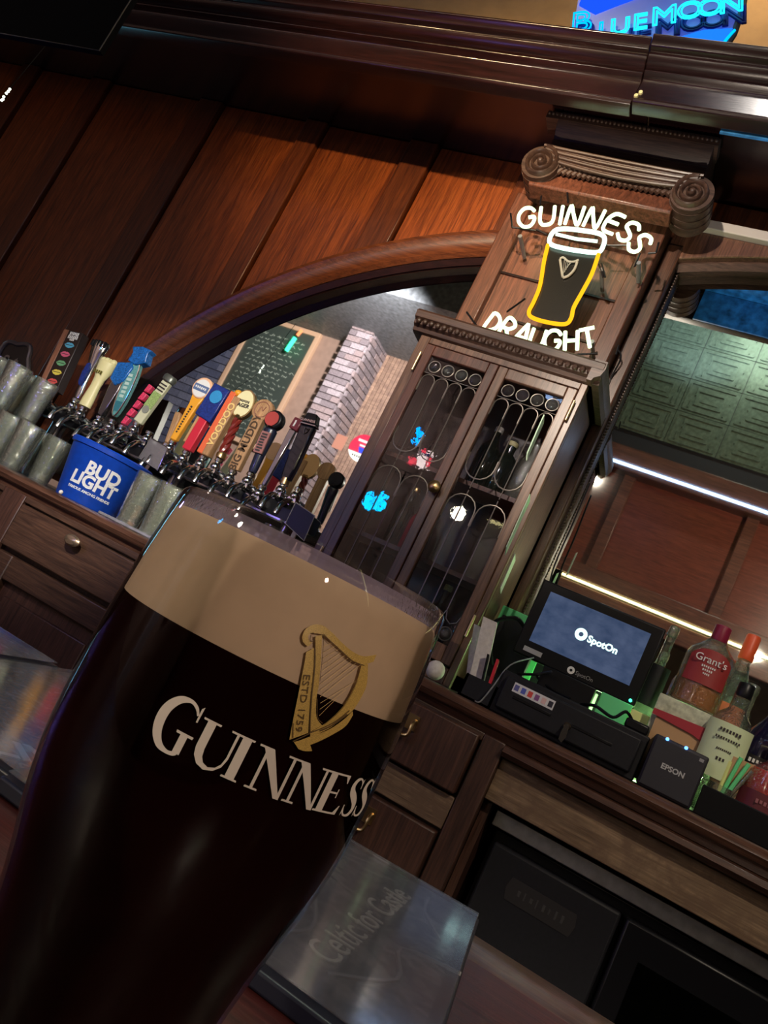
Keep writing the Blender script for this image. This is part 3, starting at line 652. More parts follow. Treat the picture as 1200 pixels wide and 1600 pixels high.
def door(x0, x1, hinge_left):
    d = thing('cabinet_door', '', '', (0, 0, 0)); del d['label'], d['category']; d.parent = cab; d.location = -cab.location
    d['_w'] = [0, 0, 0]
    for a, b, z0, z1 in ((x0, x0 + .026, .0, .752), (x1 - .026, x1, .0, .752), (x0 + .026, x1 - .026, .722, .752), (x0 + .026, x1 - .026, .0, .042)):
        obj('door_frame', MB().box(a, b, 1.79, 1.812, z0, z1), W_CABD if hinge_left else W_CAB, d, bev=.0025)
    g0, g1 = x0 + .026, x1 - .026; W_ = g1 - g0; s = W_ / 4; P = 1.8
    ld = MB(); T3 = lambda pts: [(a, P, b) for a, b in pts]
    zt, zm, zl = .722, .40, .042
    for k in range(4):
        a, b = g0 + s * k, g0 + s * (k + 1)
        ld.tube(T3(arch_path(a + .001, b - .001, .62, .672)), .0016, 6)
        c = ((a + b) / 2, .697); ld.tube(T3([(c[0] + .0165 * math.cos(t * PI / 8), c[1] + .0165 * math.sin(t * PI / 8)) for t in range(17)]), .0016, 6)
        obj('glass_jewel', MB().lathe([(.014, 0), (.013, .004), (.008, .008), (.001, .0095)], 16).xf(T(c[0], P - .001, c[1]) @ RX(90)), M_JEWEL, d)
        c = ((a + b) / 2, .066); ld.tube(T3([(c[0] + .0165 * math.cos(t * PI / 8), c[1] + .0165 * math.sin(t * PI / 8)) for t in range(17)]), .0016, 6)
        obj('glass_jewel', MB().lathe([(.014, 0), (.013, .004), (.008, .008), (.001, .0095)], 16).xf(T(c[0], P - .001, c[1]) @ RX(90)), M_JEWEL, d)
        ld.tube(T3([(a + .001, .118), (a + s * .15, .100), ((a + b) / 2, .092), (b - s * .15, .100), (b - .001, .118)]), .0016, 6)
        obj('pane', MB().prism(arch_path(a + .002, b - .002, zm + .06, .67), P - .001, P + .001), M_PANE, d, smooth=False)
        obj('pane', MB().box(a + .002, b - .002, P - .001, P + .001, .10, zm + .0), M_PANE, d, smooth=False)
    for k in range(1, 4):
        ld.tube(T3([(g0 + s * k, .655), (g0 + s * k, zm + .02 if k != 2 else zm + .075)]), .0016, 6)
        ld.tube(T3([(g0 + s * k, zm - .045 if k == 2 else zm + .015), (g0 + s * k, .118)]), .0016, 6)
    for k in range(2):                             # paired U and arch in the middle
        a = g0 + 2 * s * k; b = a + 2 * s
        ld.tube(T3([(x, 2 * (zm + .02) - z_ + .06) for x, z_ in arch_path(a + .002, b - .002, zm - .01, zm + .052)]), .0019, 6)
        ld.tube(T3([(x, z_ - .01) for x, z_ in arch_path(a + .002, b - .002, zm - .06, zm + .012)]), .0019, 6)
    ld.tube(T3([(g0, .675), (g1, .675)]), .0012, 6)
    obj('pane', MB().box(g0, g1, P - .001, P + .001, .675, zt), M_PANE, d, smooth=False)
    obj('pane', MB().box(g0, g1, P - .001, P + .001, zl, .098), M_PANE, d, smooth=False)
    obj('pane', MB().box(g0, g1, P - .001, P + .001, zm + .002, zm + .058), M_PANE, d, smooth=False)
    obj('lead_came', ld, M_LEAD, d)
    hx = x0 - .006 if hinge_left else x1 + .002
    for z in (.665, .08): obj('hinge', MB().cyl((hx + .002, 1.787, z), (hx + .002, 1.787, z + .055), .0035), M_GOLDH, d)
    return d
dl = door(-.905, -.692, True); drr = door(-.69, -.476, False)
obj('door_knob', MB().lathe([(.005, 0), (.005, .008), (.014, .014), (.017, .02), (.012, .025), (.001, .027)], 12).xf(T(-.70, 1.79, .385) @ RX(90)), M_BRASS, dl)
# bottles inside
def bottle(name, label, loc, h, r, prof, glass=M_BOTTLE, cap=M_BLACK, liq=None, lvl=.6, lab=None, group=None, sx=1, lz=(.2, .5), txt=None, tmat=M_WHITE, caph=.06, arch=0, spread=70):
    """prof: (radius, height) in units of r and h, up to the neck; the cap sits on top"""
    t = thing(name, label, 'bottle', loc, group, world=False)
    P = [(a * r, b * h) for a, b in prof]
    obj('glass_body', MB().lathe(P, 24, sx=sx), glass, t)
    if liq:
        L = [(a * .93, b + .002) for a, b in P if b < h * lvl]; L.append((L[-1][0], h * lvl))
        obj('liquid', MB().lathe(L, 20, sx=sx), liq, t)
    rn = P[-1][0]
    obj('cap', MB().lathe([(rn * 1.12, h * (1 - caph) - .004), (rn * 1.18, h * (1 - caph)), (rn * 1.15, h * .99), (rn * 1.0, h)], 20), cap, t)
    if lab:
        n = 14; a0, a1 = math.radians(270 - spread), math.radians(270 + spread); vs = []
        for rr in (r * 1.012, r * 1.03):
            for z in (lz[0] * h, lz[1] * h):
                for i in range(n + 1):
                    a = a0 + (a1 - a0) * i / n; vs.append((rr * sx * math.cos(a), rr * math.sin(a), z - (arch * h * abs(2 * i / n - 1) ** 2.5 if z > (lz[0] + lz[1]) / 2 * h else 0)))
        k = n + 1; fs = [(i, i + 1, k + i + 1, k + i) for i in range(n)] + [(2 * k + i, 2 * k + i + 1, 3 * k + i + 1, 3 * k + i) for i in range(n)]
        fs += [(i, i + 1, 2 * k + i + 1, 2 * k + i) for i in range(n)] + [(k + i, k + i + 1, 3 * k + i + 1, 3 * k + i) for i in range(n)]
        fs += [(0, k, 3 * k, 2 * k), (n, k + n, 3 * k + n, 2 * k + n)]
        l = obj('paper_label', MB().raw(vs, fs), lab, t)
        if txt:
            tb = MB()
            for s_, size, zz in txt:
                if s_[0] == '~': marks(l, len(s_), size * len(s_) * .6, size * .7, zz * h, tmat, -r * 1.045)
                else: tb.text(s_, size, T(0, -r * 1.06, zz * h) @ FRONT, ext=.0008)
            if len(tb.b.verts): obj('label_lettering', tb, tmat, l)
            else: tb.b.free()
    return t
P_WINE = [(.9, 0), (1, .02), (1, .55), (.85, .64), (.42, .74), (.36, .80), (.36, .98)]
P_LIQ = [(.92, 0), (1, .02), (1, .58), (.9, .66), (.5, .77), (.34, .83), (.34, .97)]
P_FLASK = [(.95, 0), (1, .03), (1, .6), (.75, .72), (.4, .78), (.36, .97)]
G_DK = plain('dark_bottle_glass', (.006, .012, .008), .1, coat=.5)
AMB = plain('amber_spirit', (.7, .26, .03), .2, coat=.3)
bottle('dark_bottle', 'small dark bottle with a cream label low behind the right cabinet door', (-.60, 1.93, -.01), .20, .027, P_WINE, G_DK, M_GREENL, lab=plain('cream_label', (.6, .48, .3), .6), lz=(.2, .5), txt=[('~', .02, .35)], tmat=M_DKTXT)
bottle('dark_bottle', 'green-black bottle on the middle shelf behind the right door, left one', (-.66, 1.93, .45), .19, .03, P_LIQ, G_DK, M_PAPER)
bottle('dark_bottle', 'stout dark bottle with pale shoulder band on the middle shelf', (-.605, 1.92, .45), .16, .034, P_FLASK, G_DK, M_CREAM)
bottle('clear_bottle', 'hazy clear bottle on the middle shelf beside two dark bottles', (-.545, 1.93, .45), .20, .03, P_WINE, M_TUMBLER, M_CHROME_D)
bottle('clear_bottle', 'clear bottle low behind the right door beside the cream-labelled bottle', (-.53, 1.94, -.01), .22, .028, P_WINE, M_TUMBLER, M_CHROME_D)
bottle('dark_bottle', 'dark bottle low behind the left cabinet door', (-.80, 1.93, .22), .18, .028, P_WINE, G_DK, M_BRASS)
bottle('red_bottle', 'red bottle low behind the left cabinet door', (-.755, 1.93, .22), .15, .026, P_LIQ, plain('red_bottle_glass', (.25, .01, .03), .15, coat=.5), M_RED)
# hanging tags on the cabinet's side
for (px, py, h_, wd, mt, lb) in ((851, 652, .10, .028, M_GREEN, 'pale green paper slip taped high on the cabinet side'), (829, 775, .15, .03, M_GREEN, 'long pale green paper strip taped mid-height on the cabinet side'), (806, 868, .10, .04, M_PAPER, 'white folded card tucked low on the cabinet side')):
    p = atx(px, py, -.457)
    pts = [(p.y - wd / 2, p.z + .0), (p.y + wd * .35, p.z - .01), (p.y + wd / 2, p.z - h_), (p.y - wd * .2, p.z - h_ * .9), (p.y - wd * .4, p.z - h_ * .4)]
    tag(obj('paper_slip', MB().prism(pts, -.458, -.4555, 'yz'), plain('slip_%d' % px, (.55, .72, .55) if mt is M_GREEN else (.7, .66, .64), .8), smooth=False), lb, 'paper')
# ================================================================= NEON OVER THE CABINET
NY = 1.862
SK = {  # single-stroke letters, box about -.5..+.5
 'G': [[(.42, .30), (.2, .5), (-.15, .5), (-.42, .2), (-.42, -.2), (-.15, -.5), (.2, -.5), (.4, -.25), (.4, -.02), (.1, -.02)]],
 'U': [[(-.38, .5), (-.38, -.15), (-.25, -.45), (0, -.5), (.25, -.42), (.36, -.15), (.36, .5)]],
 'I': [[(0, .5), (0, -.5)]],
 'N': [[(-.38, -.5), (-.34, .5), (-.1, .1), (.3, -.5), (.38, .5)]],
 'E': [[(.4, .5), (-.1, .5), (-.34, .2), (-.36, -.2), (-.2, -.48), (.36, -.5)], [(-.3, .04), (.3, .04)]],
 'S': [[(.36, .34), (.1, .52), (-.25, .42), (-.3, .15), (0, .02), (.3, -.14), (.3, -.4), (0, -.52), (-.34, -.36)]],
 'D': [[(-.3, .48), (-.34, -.48), (.0, -.46), (.32, -.2), (.32, .2), (0, .46), (-.3, .48)]],
 'R': [[(-.34, -.5), (-.3, .5), (.1, .5), (.34, .26), (.1, .0), (-.26, .0)], [(-.05, .0), (.36, -.5)]],
 'A': [[(-.4, -.5), (-.05, .5), (.05, .5), (.38, -.5)], [(-.24, -.14), (.24, -.14)]],
 'H': [[(-.34, .5), (-.34, -.5)], [(.34, .5), (.34, -.5)], [(-.34, 0), (.34, 0)]],
 'T': [[(-.42, .5), (.42, .5)], [(0, .5), (0, -.5)]]}
def sharp(pts, n=4):                             # rounded polyline
    return [(v[0], v[1]) for v in cr([(a, b, 0) for a, b in pts], n)]
neon = thing('stout_neon_sign', 'lit neon sign with white GUINNESS and DRAUGHT around an amber pint glass', 'neon sign', (-.7, NY, 1.15))
def neon_word(word, pix, size, mat, wid):
    C = [at(700 + x / 2.4, 200 + y / 2.4, NY) for x, y in pix]
    for i, c_ in enumerate(word):
        a, b = C[max(i - 1, 0)], C[min(i + 1, len(C) - 1)]; ang = math.atan2(b.z - a.z, b.x - a.x)
        if i in (0, len(C) - 1): ang *= 1.15
        mb = MB()
        for st in SK[c_]:
            pts = sharp(st, 5 if len(st) > 2 else 2)
            pts = [(x * size * (wid if c_ != 'I' else 1), z * size) for x, z in pts]
            mb.tube([(C[i].x + x * math.cos(ang) - z * math.sin(ang), NY, C[i].z + x * math.sin(ang) + z * math.cos(ang)) for x, z in pts], .0052, 8)
        obj('neon_letter', mb, mat, neon)
neon_word('GUINNESS', [(295, 335), (372, 329), (425, 327), (475, 328), (548, 338), (618, 357), (676, 388), (718, 432)], .060, N_WHITE, .86)
neon_word('DRAUGHT', [(170, 730), (222, 752), (280, 776), (335, 790), (392, 796), (462, 797), (526, 788)], .056, N_WHITE, .84)
ol = [at(700 + x / 2.4, 200 + y / 2.4, NY) for x, y in [(375, 437), (360, 500), (345, 590), (322, 650), (303, 690), (318, 712), (380, 730), (440, 735), (462, 712), (472, 672), (505, 612), (540, 545), (565, 472)]]
obj('amber_outline', MB().tube([(v[0], NY, v[2]) for v in cr(ol, 5)], .0055, 10), N_AMBER, neon, label='amber neon outline of a pint glass')
fm = [at(700 + x / 2.4, 200 + y / 2.4, NY) for x, y in [(402, 384), (440, 378), (500, 384), (560, 394), (586, 410), (582, 442), (562, 466), (500, 462), (430, 450), (386, 436), (382, 412)]]
obj('foam_outline', MB().tube(cr(fm, 5, True), .0062, 10), N_COOL, neon, label='cool white neon loop for the foam')
obj('foam_line', MB().tube([at(700 + 405 / 2.4, 200 + 398 / 2.4, NY), at(700 + 480 / 2.4, 200 + 416 / 2.4, NY), at(700 + 560 / 2.4, 200 + 425 / 2.4, NY)], .0045, 8), N_COOL, neon)
obj('glass_backing', MB().prism([(v.x, v.z) for v in ol], NY + .008, NY + .012), plain('smoked_backing', (.012, .012, .01), .25), neon, smooth=False)
hp = lambda pts: [(at(700 + x / 2.4, 200 + y / 2.4, NY).x, at(700 + x / 2.4, 200 + y / 2.4, NY).z) for x, y in pts]
hb = MB()
for st, r in (([(420, 492), (424, 520), (430, 558)], .0035), ([(420, 490), (432, 484), (450, 498), (470, 500), (490, 493)], .0032), ([(430, 560), (452, 552), (474, 528), (484, 500)], .0038)):
    hb.tube([(a, NY + .002, b) for a, b in [(v[0], v[1]) for v in cr([(x, z, 0) for x, z in hp(st)], 4)]], r, 8)
for k in range(5):
    a, b = hp([(436 + k * 8, 492 + k), (432 + k * 5, 548 - k * 9)]); hb.tube([(a[0], NY + .003, a[1]), (b[0], NY + .003, b[1])], .0008, 4)
obj('harp_emblem', hb, plain('harp_grey', (.5, .5, .42), .5), neon, label='small grey harp')
M_SO = plain('glass_standoff', (.3, .3, .3), .2, .3)
for (x0, y0, x1, y1) in ((235, 320, 240, 372), (240, 372, 330, 385), (700, 520, 720, 470), (565, 510, 582, 560), (575, 508, 590, 560), (120, 760, 70, 690), (480, 850, 560, 845), (640, 815, 630, 850), (330, 380, 372, 400), (590, 440, 680, 440), (750, 470, 780, 468), (780, 468, 790, 430), (290, 640, 220, 690), (447, 235, 450, 280), (350, 255, 345, 290)):
    a = at(700 + x0 / 2.4, 200 + y0 / 2.4, NY + .012); b = at(700 + x1 / 2.4, 200 + y1 / 2.4, NY + .012); obj('frame_wire', MB().tube([a, b], .0028, 6), M_BLACK, neon)
for x, y in ((270, 405), (715, 505), (575, 530), (205, 730), (540, 800)):
    a = at(700 + x / 2.4, 200 + y / 2.4, NY + .01); obj('standoff', MB().cyl(a, (a.x, 1.975, a.z), .006, .006, 10), M_SO, neon)
cab_ = MB().tube([tuple(v) for v in cr([at(965, 545, 2.0), at(970, 560, 2.01), at(955, 590, 2.03), at(948, 610, 2.035)], 5)], .0025, 6)
obj('power_lead', cab_, M_BLACK, neon)
# ---- blue neon on top of the cornice
by = 1.72
b0, b1 = at(889, 48, by), at(1150, 8, by)
bm = thing('blue_neon_sign', 'cyan and blue neon lettering sign BLUE MOON standing on top of the cornice', 'neon sign', (-.70, by, 1.602))
ang = math.degrees(math.atan2(b1.z - b0.z, b1.x - b0.x)); L_ = (b1 - b0).length
cm = at(1020, 20, by)
def placed(txt, size, px, py, out, yoff=0, dz=0):
    c_ = at(px, py, by); return MB().text(txt, size, T(c_.x, by + yoff, c_.z + dz) @ RY(-ang) @ FRONT, outline=out, space=1.08)
for ch_, px, py, sz, mt_ in (('B', 908, 36, .105, N_CYAN), ('L', 944, 46, .07, N_CYAN), ('U', 969, 42, .078, N_TEAL), ('E', 1000, 35, .078, N_TEAL), ('M', 1038, 25, .088, N_TEAL), ('O', 1078, 17, .082, N_TEAL), ('O', 1110, 12, .082, N_TEAL), ('N', 1143, 7, .082, N_TEAL)):
    obj('neon_letter', placed(ch_, sz, px, py, .0026), mt_, bm)
    obj('letter_back_outline', placed(ch_, sz, px + 6, py + 10, .004, .018), plain('navy_letter_%d' % px, (.01, .015, .22), .4), bm)  # navy second outline set behind each letter
pbp = [at(x, y, by + .03) for x, y in ((893, 60), (905, -10), (1190, -60), (1150, 30), (1130, 78), (1075, 84))]
obj('back_panel', MB().prism([(p.x, p.z) for p in pbp], by + .03, by + .04), plain('grey_sign_panel', (.35, .42, .6), .5, emit=(.05, .12, .9), es=.25), bm, smooth=False)
pbl = [at(x, y, by + .027) for x, y in ((1052, 62), (1100, 48), (1150, 45), (1128, 74), (1090, 66))]
obj('blue_swoosh', MB().prism([(p.x, p.z) for p in pbl], by + .024, by + .03), emis('lit_blue_panel', (.01, .16, 1), 1.1), bm, smooth=False)
pbl = [at(x, y, by + .027) for x, y in ((905, 8), (920, -30), (1010, -40), (1000, -5), (960, 10), (930, 22))]
obj('blue_swoosh', MB().prism([(p.x, p.z) for p in pbl], by + .024, by + .03), emis('lit_blue_panel2', (.01, .08, .9), .9), bm, smooth=False)
obj('neon_edge', MB().tube([at(1128, 70, by + .02), at(1138, 58, by + .02), at(1148, 47, by + .02)], .004, 6), N_CYAN, bm)
obj('side_frame', MB().tube([at(1165, -20, by + .03), at(1160, 15, by + .03), at(1146, 55, by + .03), at(1135, 72, by + .03)], .009, 8), plain('sign_frame_grey', (.12, .11, .12), .5), bm)
for fx in (-.84, -.55): obj('foot_bracket', MB().box(fx, fx + .01, by + .04, by + .05, 1.602, 1.80), M_BLACK, bm)
# ================================================================= THE PINT
AX = Vector((-.1441, .2118, 0))
RIM = -.0005
prof = [(.0, -.1605), (.0305, -.1605), (.0318, -.158), (.0322, -.152), (.0331, -.143), (.0350, -.132), (.0366, -.1225), (.0383, -.113), (.0405, -.1035), (.0428, -.095), (.0446, -.086), (.0457, -.079), (.0464, -.072), (.0467, -.062), (.0467, -.05), (.0465, -.036), (.0458, -.022), (.0448, -.011), (.0439, -.0015), (.0434, RIM)]
def Rz(z):
    for (r0, z0), (r1, z1) in zip(prof[1:], prof[2:]):
        if z0 <= z <= z1: return r0 + (r1 - r0) * (z - z0) / (z1 - z0)
    return prof[-1][0]
pint = thing('pint_glass', 'large stemless tulip pint glass printed with a gold harp and white GUINNESS lettering', 'glass', (AX.x, AX.y, BT))
inner = [(r - .0016, z) for r, z in prof[5:]][::-1]; inner[0] = (inner[0][0] + .0003, inner[0][1])
g = MB().lathe([(max(r, .0001), z) for r, z in prof], 96, AX, cap=False)
obj('glass_wall', g, M_PINT, pint)
obj('rim', MB().lathe([(.0418, -.0035), (.0418, -.0008), (.0426, .0003), (.0434, RIM), (.0436, -.0035)], 96, AX, cap=False), M_PINT, pint)
obj('foam_lacing', MB().lathe([(.0425, -.0075), (.0418, -.0018)], 96, AX, cap=False), thin_glass('milky_lacing', (.8, .78, .9), 1.45, .1, bump=.5, bscale=160, film=(.42, .36, .5), filmf=.55), pint)
beer = thing('stout_beer', 'black stout with a thick tan foam head filling the pint glass', 'beer', (AX.x, AX.y, BT))
FB, FT = -.0335, -.0068
def clipped(z0, z1, off):
    zs = [z0] + [z for r, z in prof[1:] if z0 < z < z1] + [z1]
    return [(Rz(z) - off, z) for z in zs]
P = clipped(-.151, FB, .0012)
obj('dark_beer', MB().lathe([(.0001, -.151)] + P + [(.0001, FB)], 96, AX, cap=False), M_BEER, beer)
P = clipped(FB, FT, .0012)
obj('foam_head', MB().lathe([(.0001, FB)] + P + [(P[-1][0] - .001, FT + .0012), (.0001, FT + .002)], 96, AX, cap=False), M_FOAM, beer)
def S(deg, z, off=.0004):
    r = Rz(z) + off; a = math.radians(deg); return (AX.x + r * math.sin(a), AX.y - r * math.cos(a), z)
def hit(px, py):                                # where the glass wall is seen at that pixel -> (degrees, height)
    d = ray(px, py).normalized(); t = .12
    while t < .3:
        p = EYE + d * t
        if math.hypot(p.x - AX.x, p.y - AX.y) <= Rz(p.z): return math.degrees(math.atan2(p.x - AX.x, AX.y - p.y)), p.z
        t += .00015
    return None
def strip(mb, A, B, off=.0004, n=3):             # ribbon between two (deg, z) polylines laid on the glass
    vs = []; 
    for a, b in zip(A, B):
        for j in range(n + 1):
            t = j / n; vs.append(S(a[0] + (b[0] - a[0]) * t, a[1] + (b[1] - a[1]) * t, off))
    k = n + 1
    mb.raw(vs, [(i * k + j, i * k + j + 1, (i + 1) * k + j + 1, (i + 1) * k + j) for i in range(len(A) - 1) for j in range(n)])
def sub(P, n=6):
    out = []
    for (a, b), (c, d) in zip(P, P[1:]):
        for i in range(n): out.append((a + (c - a) * i / n, b + (d - b) * i / n))
    return out + [P[-1]]
UD = 13.3                                        # degrees per cap height
def stroke(mb, pts, to, n=6):                    # (x, y, halfwidth), x in degrees, y in degrees too
    C = cr([Vector((x, y, w_)) for x, y, w_ in pts], n); A = []; B = []
    for i, p in enumerate(C):
        d = (C[min(i + 1, len(C) - 1)] - C[max(i - 1, 0)]); d.z = 0; d.normalize()
        A.append(to(p.x - d.y * p.z, p.y + d.x * p.z)); B.append(to(p.x + d.y * p.z, p.y - d.x * p.z))
    strip(mb, A, B)
def quad(mb, a, b, c, d, to, n=6):
    strip(mb, sub([to(*a), to(*d)], n), sub([to(*b), to(*c)], n), n=4)
def letter(ch, x0, z0, z1, wd=None):
    mb = MB(); k = (z1 - z0) / UD; H = UD
    to = lambda x, y: (x0 + x * (wd or 1), z0 + y * k)
    s = .045 * H
    def stem(x, w_, y0=0, y1=H): quad(mb, (x, y0), (x + w_, y0), (x + w_, y1), (x, y1), to)
    def serif(xa, xb, y, up=True):
        yy = y + (s if up else -s); m = (xa + xb) / 2
        quad(mb, (xa, y), (xb, y), (xb - .15, yy), (xa + .15, yy), to, 2)
    if ch == 'I': stem(1.1, 2.9); serif(-.1, 5.0, 0); serif(-.1, 5.0, H, False)
    if ch == 'U':
        O = [(1.5, H), (1.5, .36 * H), (2.1, .18 * H), (3.8, .03 * H), (6.4, -.035 * H), (9.2, .03 * H), (11.0, .17 * H), (11.8, .38 * H), (11.9, H)]
        I_ = [(4.2, H), (4.2, .38 * H), (4.6, .21 * H), (5.6, .10 * H), (7.4, .055 * H), (9.4, .11 * H), (10.6, .23 * H), (11.1, .4 * H), (11.1, H)]
        O = sub(O, 3); I_ = sub(I_, 3); strip(mb, [to(*p) for p in O], [to(*p) for p in I_])
        serif(0, 5.8, H, False); serif(9.2, 13.8, H, False)
    if ch == 'N':
        quad(mb, (.6, H), (4.3, H), (12.6, -.02 * H), (10.6, -.02 * H), to, 10)
        stem(2.0, 1.0, 0, .93 * H); stem(11.5, 1.0, -.02 * H, H); serif(.3, 4.7, 0); serif(9.6, 14.0, H, False); serif(-.7, 3.0, H, False)
    if ch == 'E':
        stem(1.2, 2.9); serif(0, 3, 0); serif(0, 3, H, False)
        quad(mb, (2.5, H - s), (10.2, H - s), (10.2, H), (2.5, H), to, 2); quad(mb, (9.9, H * .79), (10.3, H * .79), (10.2, H), (8.7, H - s), to, 3)
        quad(mb, (2.5, .49 * H), (7.6, .49 * H), (7.6, .535 * H), (2.5, .535 * H), to, 2); quad(mb, (7.3, .40 * H), (7.7, .40 * H), (7.7, .62 * H), (7.3, .62 * H), to, 2)
        quad(mb, (2.5, 0), (10.9, 0), (10.9, s), (2.5, s), to, 2); quad(mb, (9.2, s), (10.9, 0), (11.5, .23 * H), (11.1, .23 * H), to, 3)
    if ch == 'S':
        stroke(mb, [(6.8, .80 * H, .25), (6.0, .92 * H, .35), (4.3, .975 * H, .35), (2.5, .92 * H, .75), (1.6, .78 * H, 1.05), (2.4, .63 * H, 1.25), (4.6, .5 * H, 1.4), (6.7, .36 * H, 1.25), (7.4, .2 * H, 1.0), (6.3, .06 * H, .7), (4.2, .015 * H, .35), (2.2, .06 * H, .35), (1.2, .22 * H, .22)], to, 4)
        quad(mb, (6.6, .72 * H), (7.0, .72 * H), (7.1, .99 * H), (6.5, .93 * H), to, 3); quad(mb, (.9, .0), (1.4, .06 * H), (1.4, .28 * H), (.9, .28 * H), to, 3)
    if ch == 'G':
        stroke(mb, [(11.2, .80 * H, .3), (9.9, .91 * H, .4), (7.6, .965 * H, .45), (4.6, .90 * H, .95), (2.4, .72 * H, 1.4), (1.75, .5 * H, 1.55), (2.5, .27 * H, 1.35), (4.7, .09 * H, .9), (7.5, .03 * H, .45), (9.6, .05 * H, .5), (10.4, .09 * H, .5)], to, 5)
        stem(9.1, 2.2, .07 * H, .44 * H); serif(7.6, 12.9, .44 * H, False); quad(mb, (11.4, .69 * H), (11.9, .69 * H), (12.0, .98 * H), (11.3, .93 * H), to, 3)
    return mb
ZB, ZT = -.0462, -.0350
oz = -.0142                                      # set from the seen heights of the print
def u(x, y): return hit(180 + x / 2.222, 740 + y / 2.222)
gl_ = u(205, 985); gt = u(235, 765); ub = u(395, 1060); ut = u(375, 878)
zb, zt = (ub[1] + u(600, 1140)[1] + u(480, 1100)[1]) / 3, (ut[1] + u(630, 985)[1] + u(740, 1025)[1]) / 3
lets = [('G', u(135, 860)[0] - .2, gl_[1], gt[1], 1.03), ('U', u(310, 850)[0], zb, zt, .97), ('I', u(432, 905)[0] + .3, zb, zt, .98), ('N', u(520, 940)[0] - .7, zb, zt, .94), ('N', u(645, 990)[0] - .6, zb, zt, .94),
        ('E', u(745, 1025)[0], zb, zt, .98), ('S', u(850, 1050)[0] - 3.2, zb, zt, .95), ('S', u(890, 1050)[0] - 3.4, zb, zt, 1.05)]
M_PRT = plain('white_glass_print', (.66, .60, .54), .55)
for c_, x, a, b, wd in lets: obj('printed_letter', letter(c_, x, a, b, wd), M_PRT, pint)
# harp print: ribbons between two edges, in the glass's own (angle, height)
def h6(pts): return [hit(440 + x / 6, 960 + y / 6) for x, y in pts]
def c2(P, n=5): return [(v[0], v[1]) for v in cr([(a, b, 0) for a, b in P], n)]
M_HARP = plain('gold_print', (.50, .33, .085), .45, 0, noise=.3, nscale=900)
M_HARPD = plain('gold_print_line', (.10, .055, .015), .6)
M_HARPL = plain('gold_print_light', (.78, .56, .24), .4)
hm = MB()
strip(hm, c2(h6([(228, 350), (205, 480), (165, 680), (120, 900), (90, 1050), (68, 1170)])), c2(h6([(300, 310), (300, 450), (285, 620), (268, 760), (252, 950), (245, 1105)])))
strip(hm, c2(h6([(312, 200), (312, 400), (292, 620), (280, 780), (265, 960), (262, 1095)])), c2(h6([(375, 190), (365, 400), (345, 640), (322, 780), (320, 950), (372, 1035)])))
strip(hm, c2(h6([(290, 92), (380, 100), (470, 170), (560, 262), (660, 345), (760, 388), (880, 372)])), c2(h6([(300, 175), (370, 185), (450, 240), (545, 325), (640, 420), (740, 462), (850, 440)])))
strip(hm, c2(h6([(300, 92), (230, 130), (192, 200), (205, 265), (245, 298)])), c2(h6([(300, 165), (262, 180), (245, 215), (262, 245), (285, 262)])))
strip(hm, c2(h6([(745, 450), (700, 610), (640, 740), (560, 865), (460, 965), (372, 1035), (262, 1100)])), c2(h6([(800, 460), (790, 640), (745, 760), (660, 890), (560, 970), (440, 1060), (262, 1140)])))
strip(hm, c2(h6([(655, 900), (560, 990), (430, 1075), (280, 1130), (110, 1195)])), c2(h6([(660, 935), (590, 1040), (470, 1120), (330, 1190), (160, 1255)])))
strip(hm, c2(h6([(110, 1190), (150, 1180), (240, 1150)])), c2(h6([(150, 1255), (205, 1275), (280, 1275)])))
obj('harp_print', hm, M_HARP, pint, label='gold printed harp')
hd_ = MB()
def line(pts, w_, off=.0008, mb=hd_):
    C = c2(h6(pts), 5); A = []; B = []
    for i, p in enumerate(C):
        q_ = C[min(i + 1, len(C) - 1)]; o = C[max(i - 1, 0)]; dx = (q_[0] - o[0]) * .00082; dz = q_[1] - o[1]; n = math.hypot(dx, dz) or 1
        A.append((p[0] - dz / n * w_ / .82, p[1] + dx / n * w_ * .001)); B.append((p[0] + dz / n * w_ / .82, p[1] - dx / n * w_ * .001))
    strip(mb, A, B, off, 1)
line([(306, 320), (304, 450), (288, 620), (272, 760), (258, 950), (254, 1100)], .16)
line([(250, 1105), (180, 1140), (95, 1180)], .14); line([(98, 1150), (100, 1010)], .1)
line([(260, 1098), (380, 1050), (500, 985), (620, 890)], .13); line([(350, 1080), (460, 1030), (600, 925)], .2)
line([(376, 180), (384, 240), (372, 400), (350, 620)], .06); line([(385, 178), (450, 245), (560, 345), (650, 425), (760, 470)], .08)
line([(325, 780), (325, 950), (370, 1010)], .08); line([(270, 190), (262, 230), (280, 250), (300, 230)], .09); line([(700, 605), (640, 735), (560, 862), (460, 960), (380, 1025)], .06)
obj('harp_outline', hd_, M_HARPD, pint)
hs = MB()
for i in range(12):
    t = i / 11; a = (375 - 30 * t, 300 + 640 * t); b = (480 + 290 * min(1, t * 1.25), 255 + 235 * min(1, t * 1.15)) if t < .8 else (700 - 330 * (t - .8) * 3, 600 + 300 * (t - .8) * 3)
    line([a, ((a[0] + b[0]) / 2, (a[1] + b[1]) / 2), b], .045, .0007, hs)
obj('harp_string', hs, M_HARPL, pint)
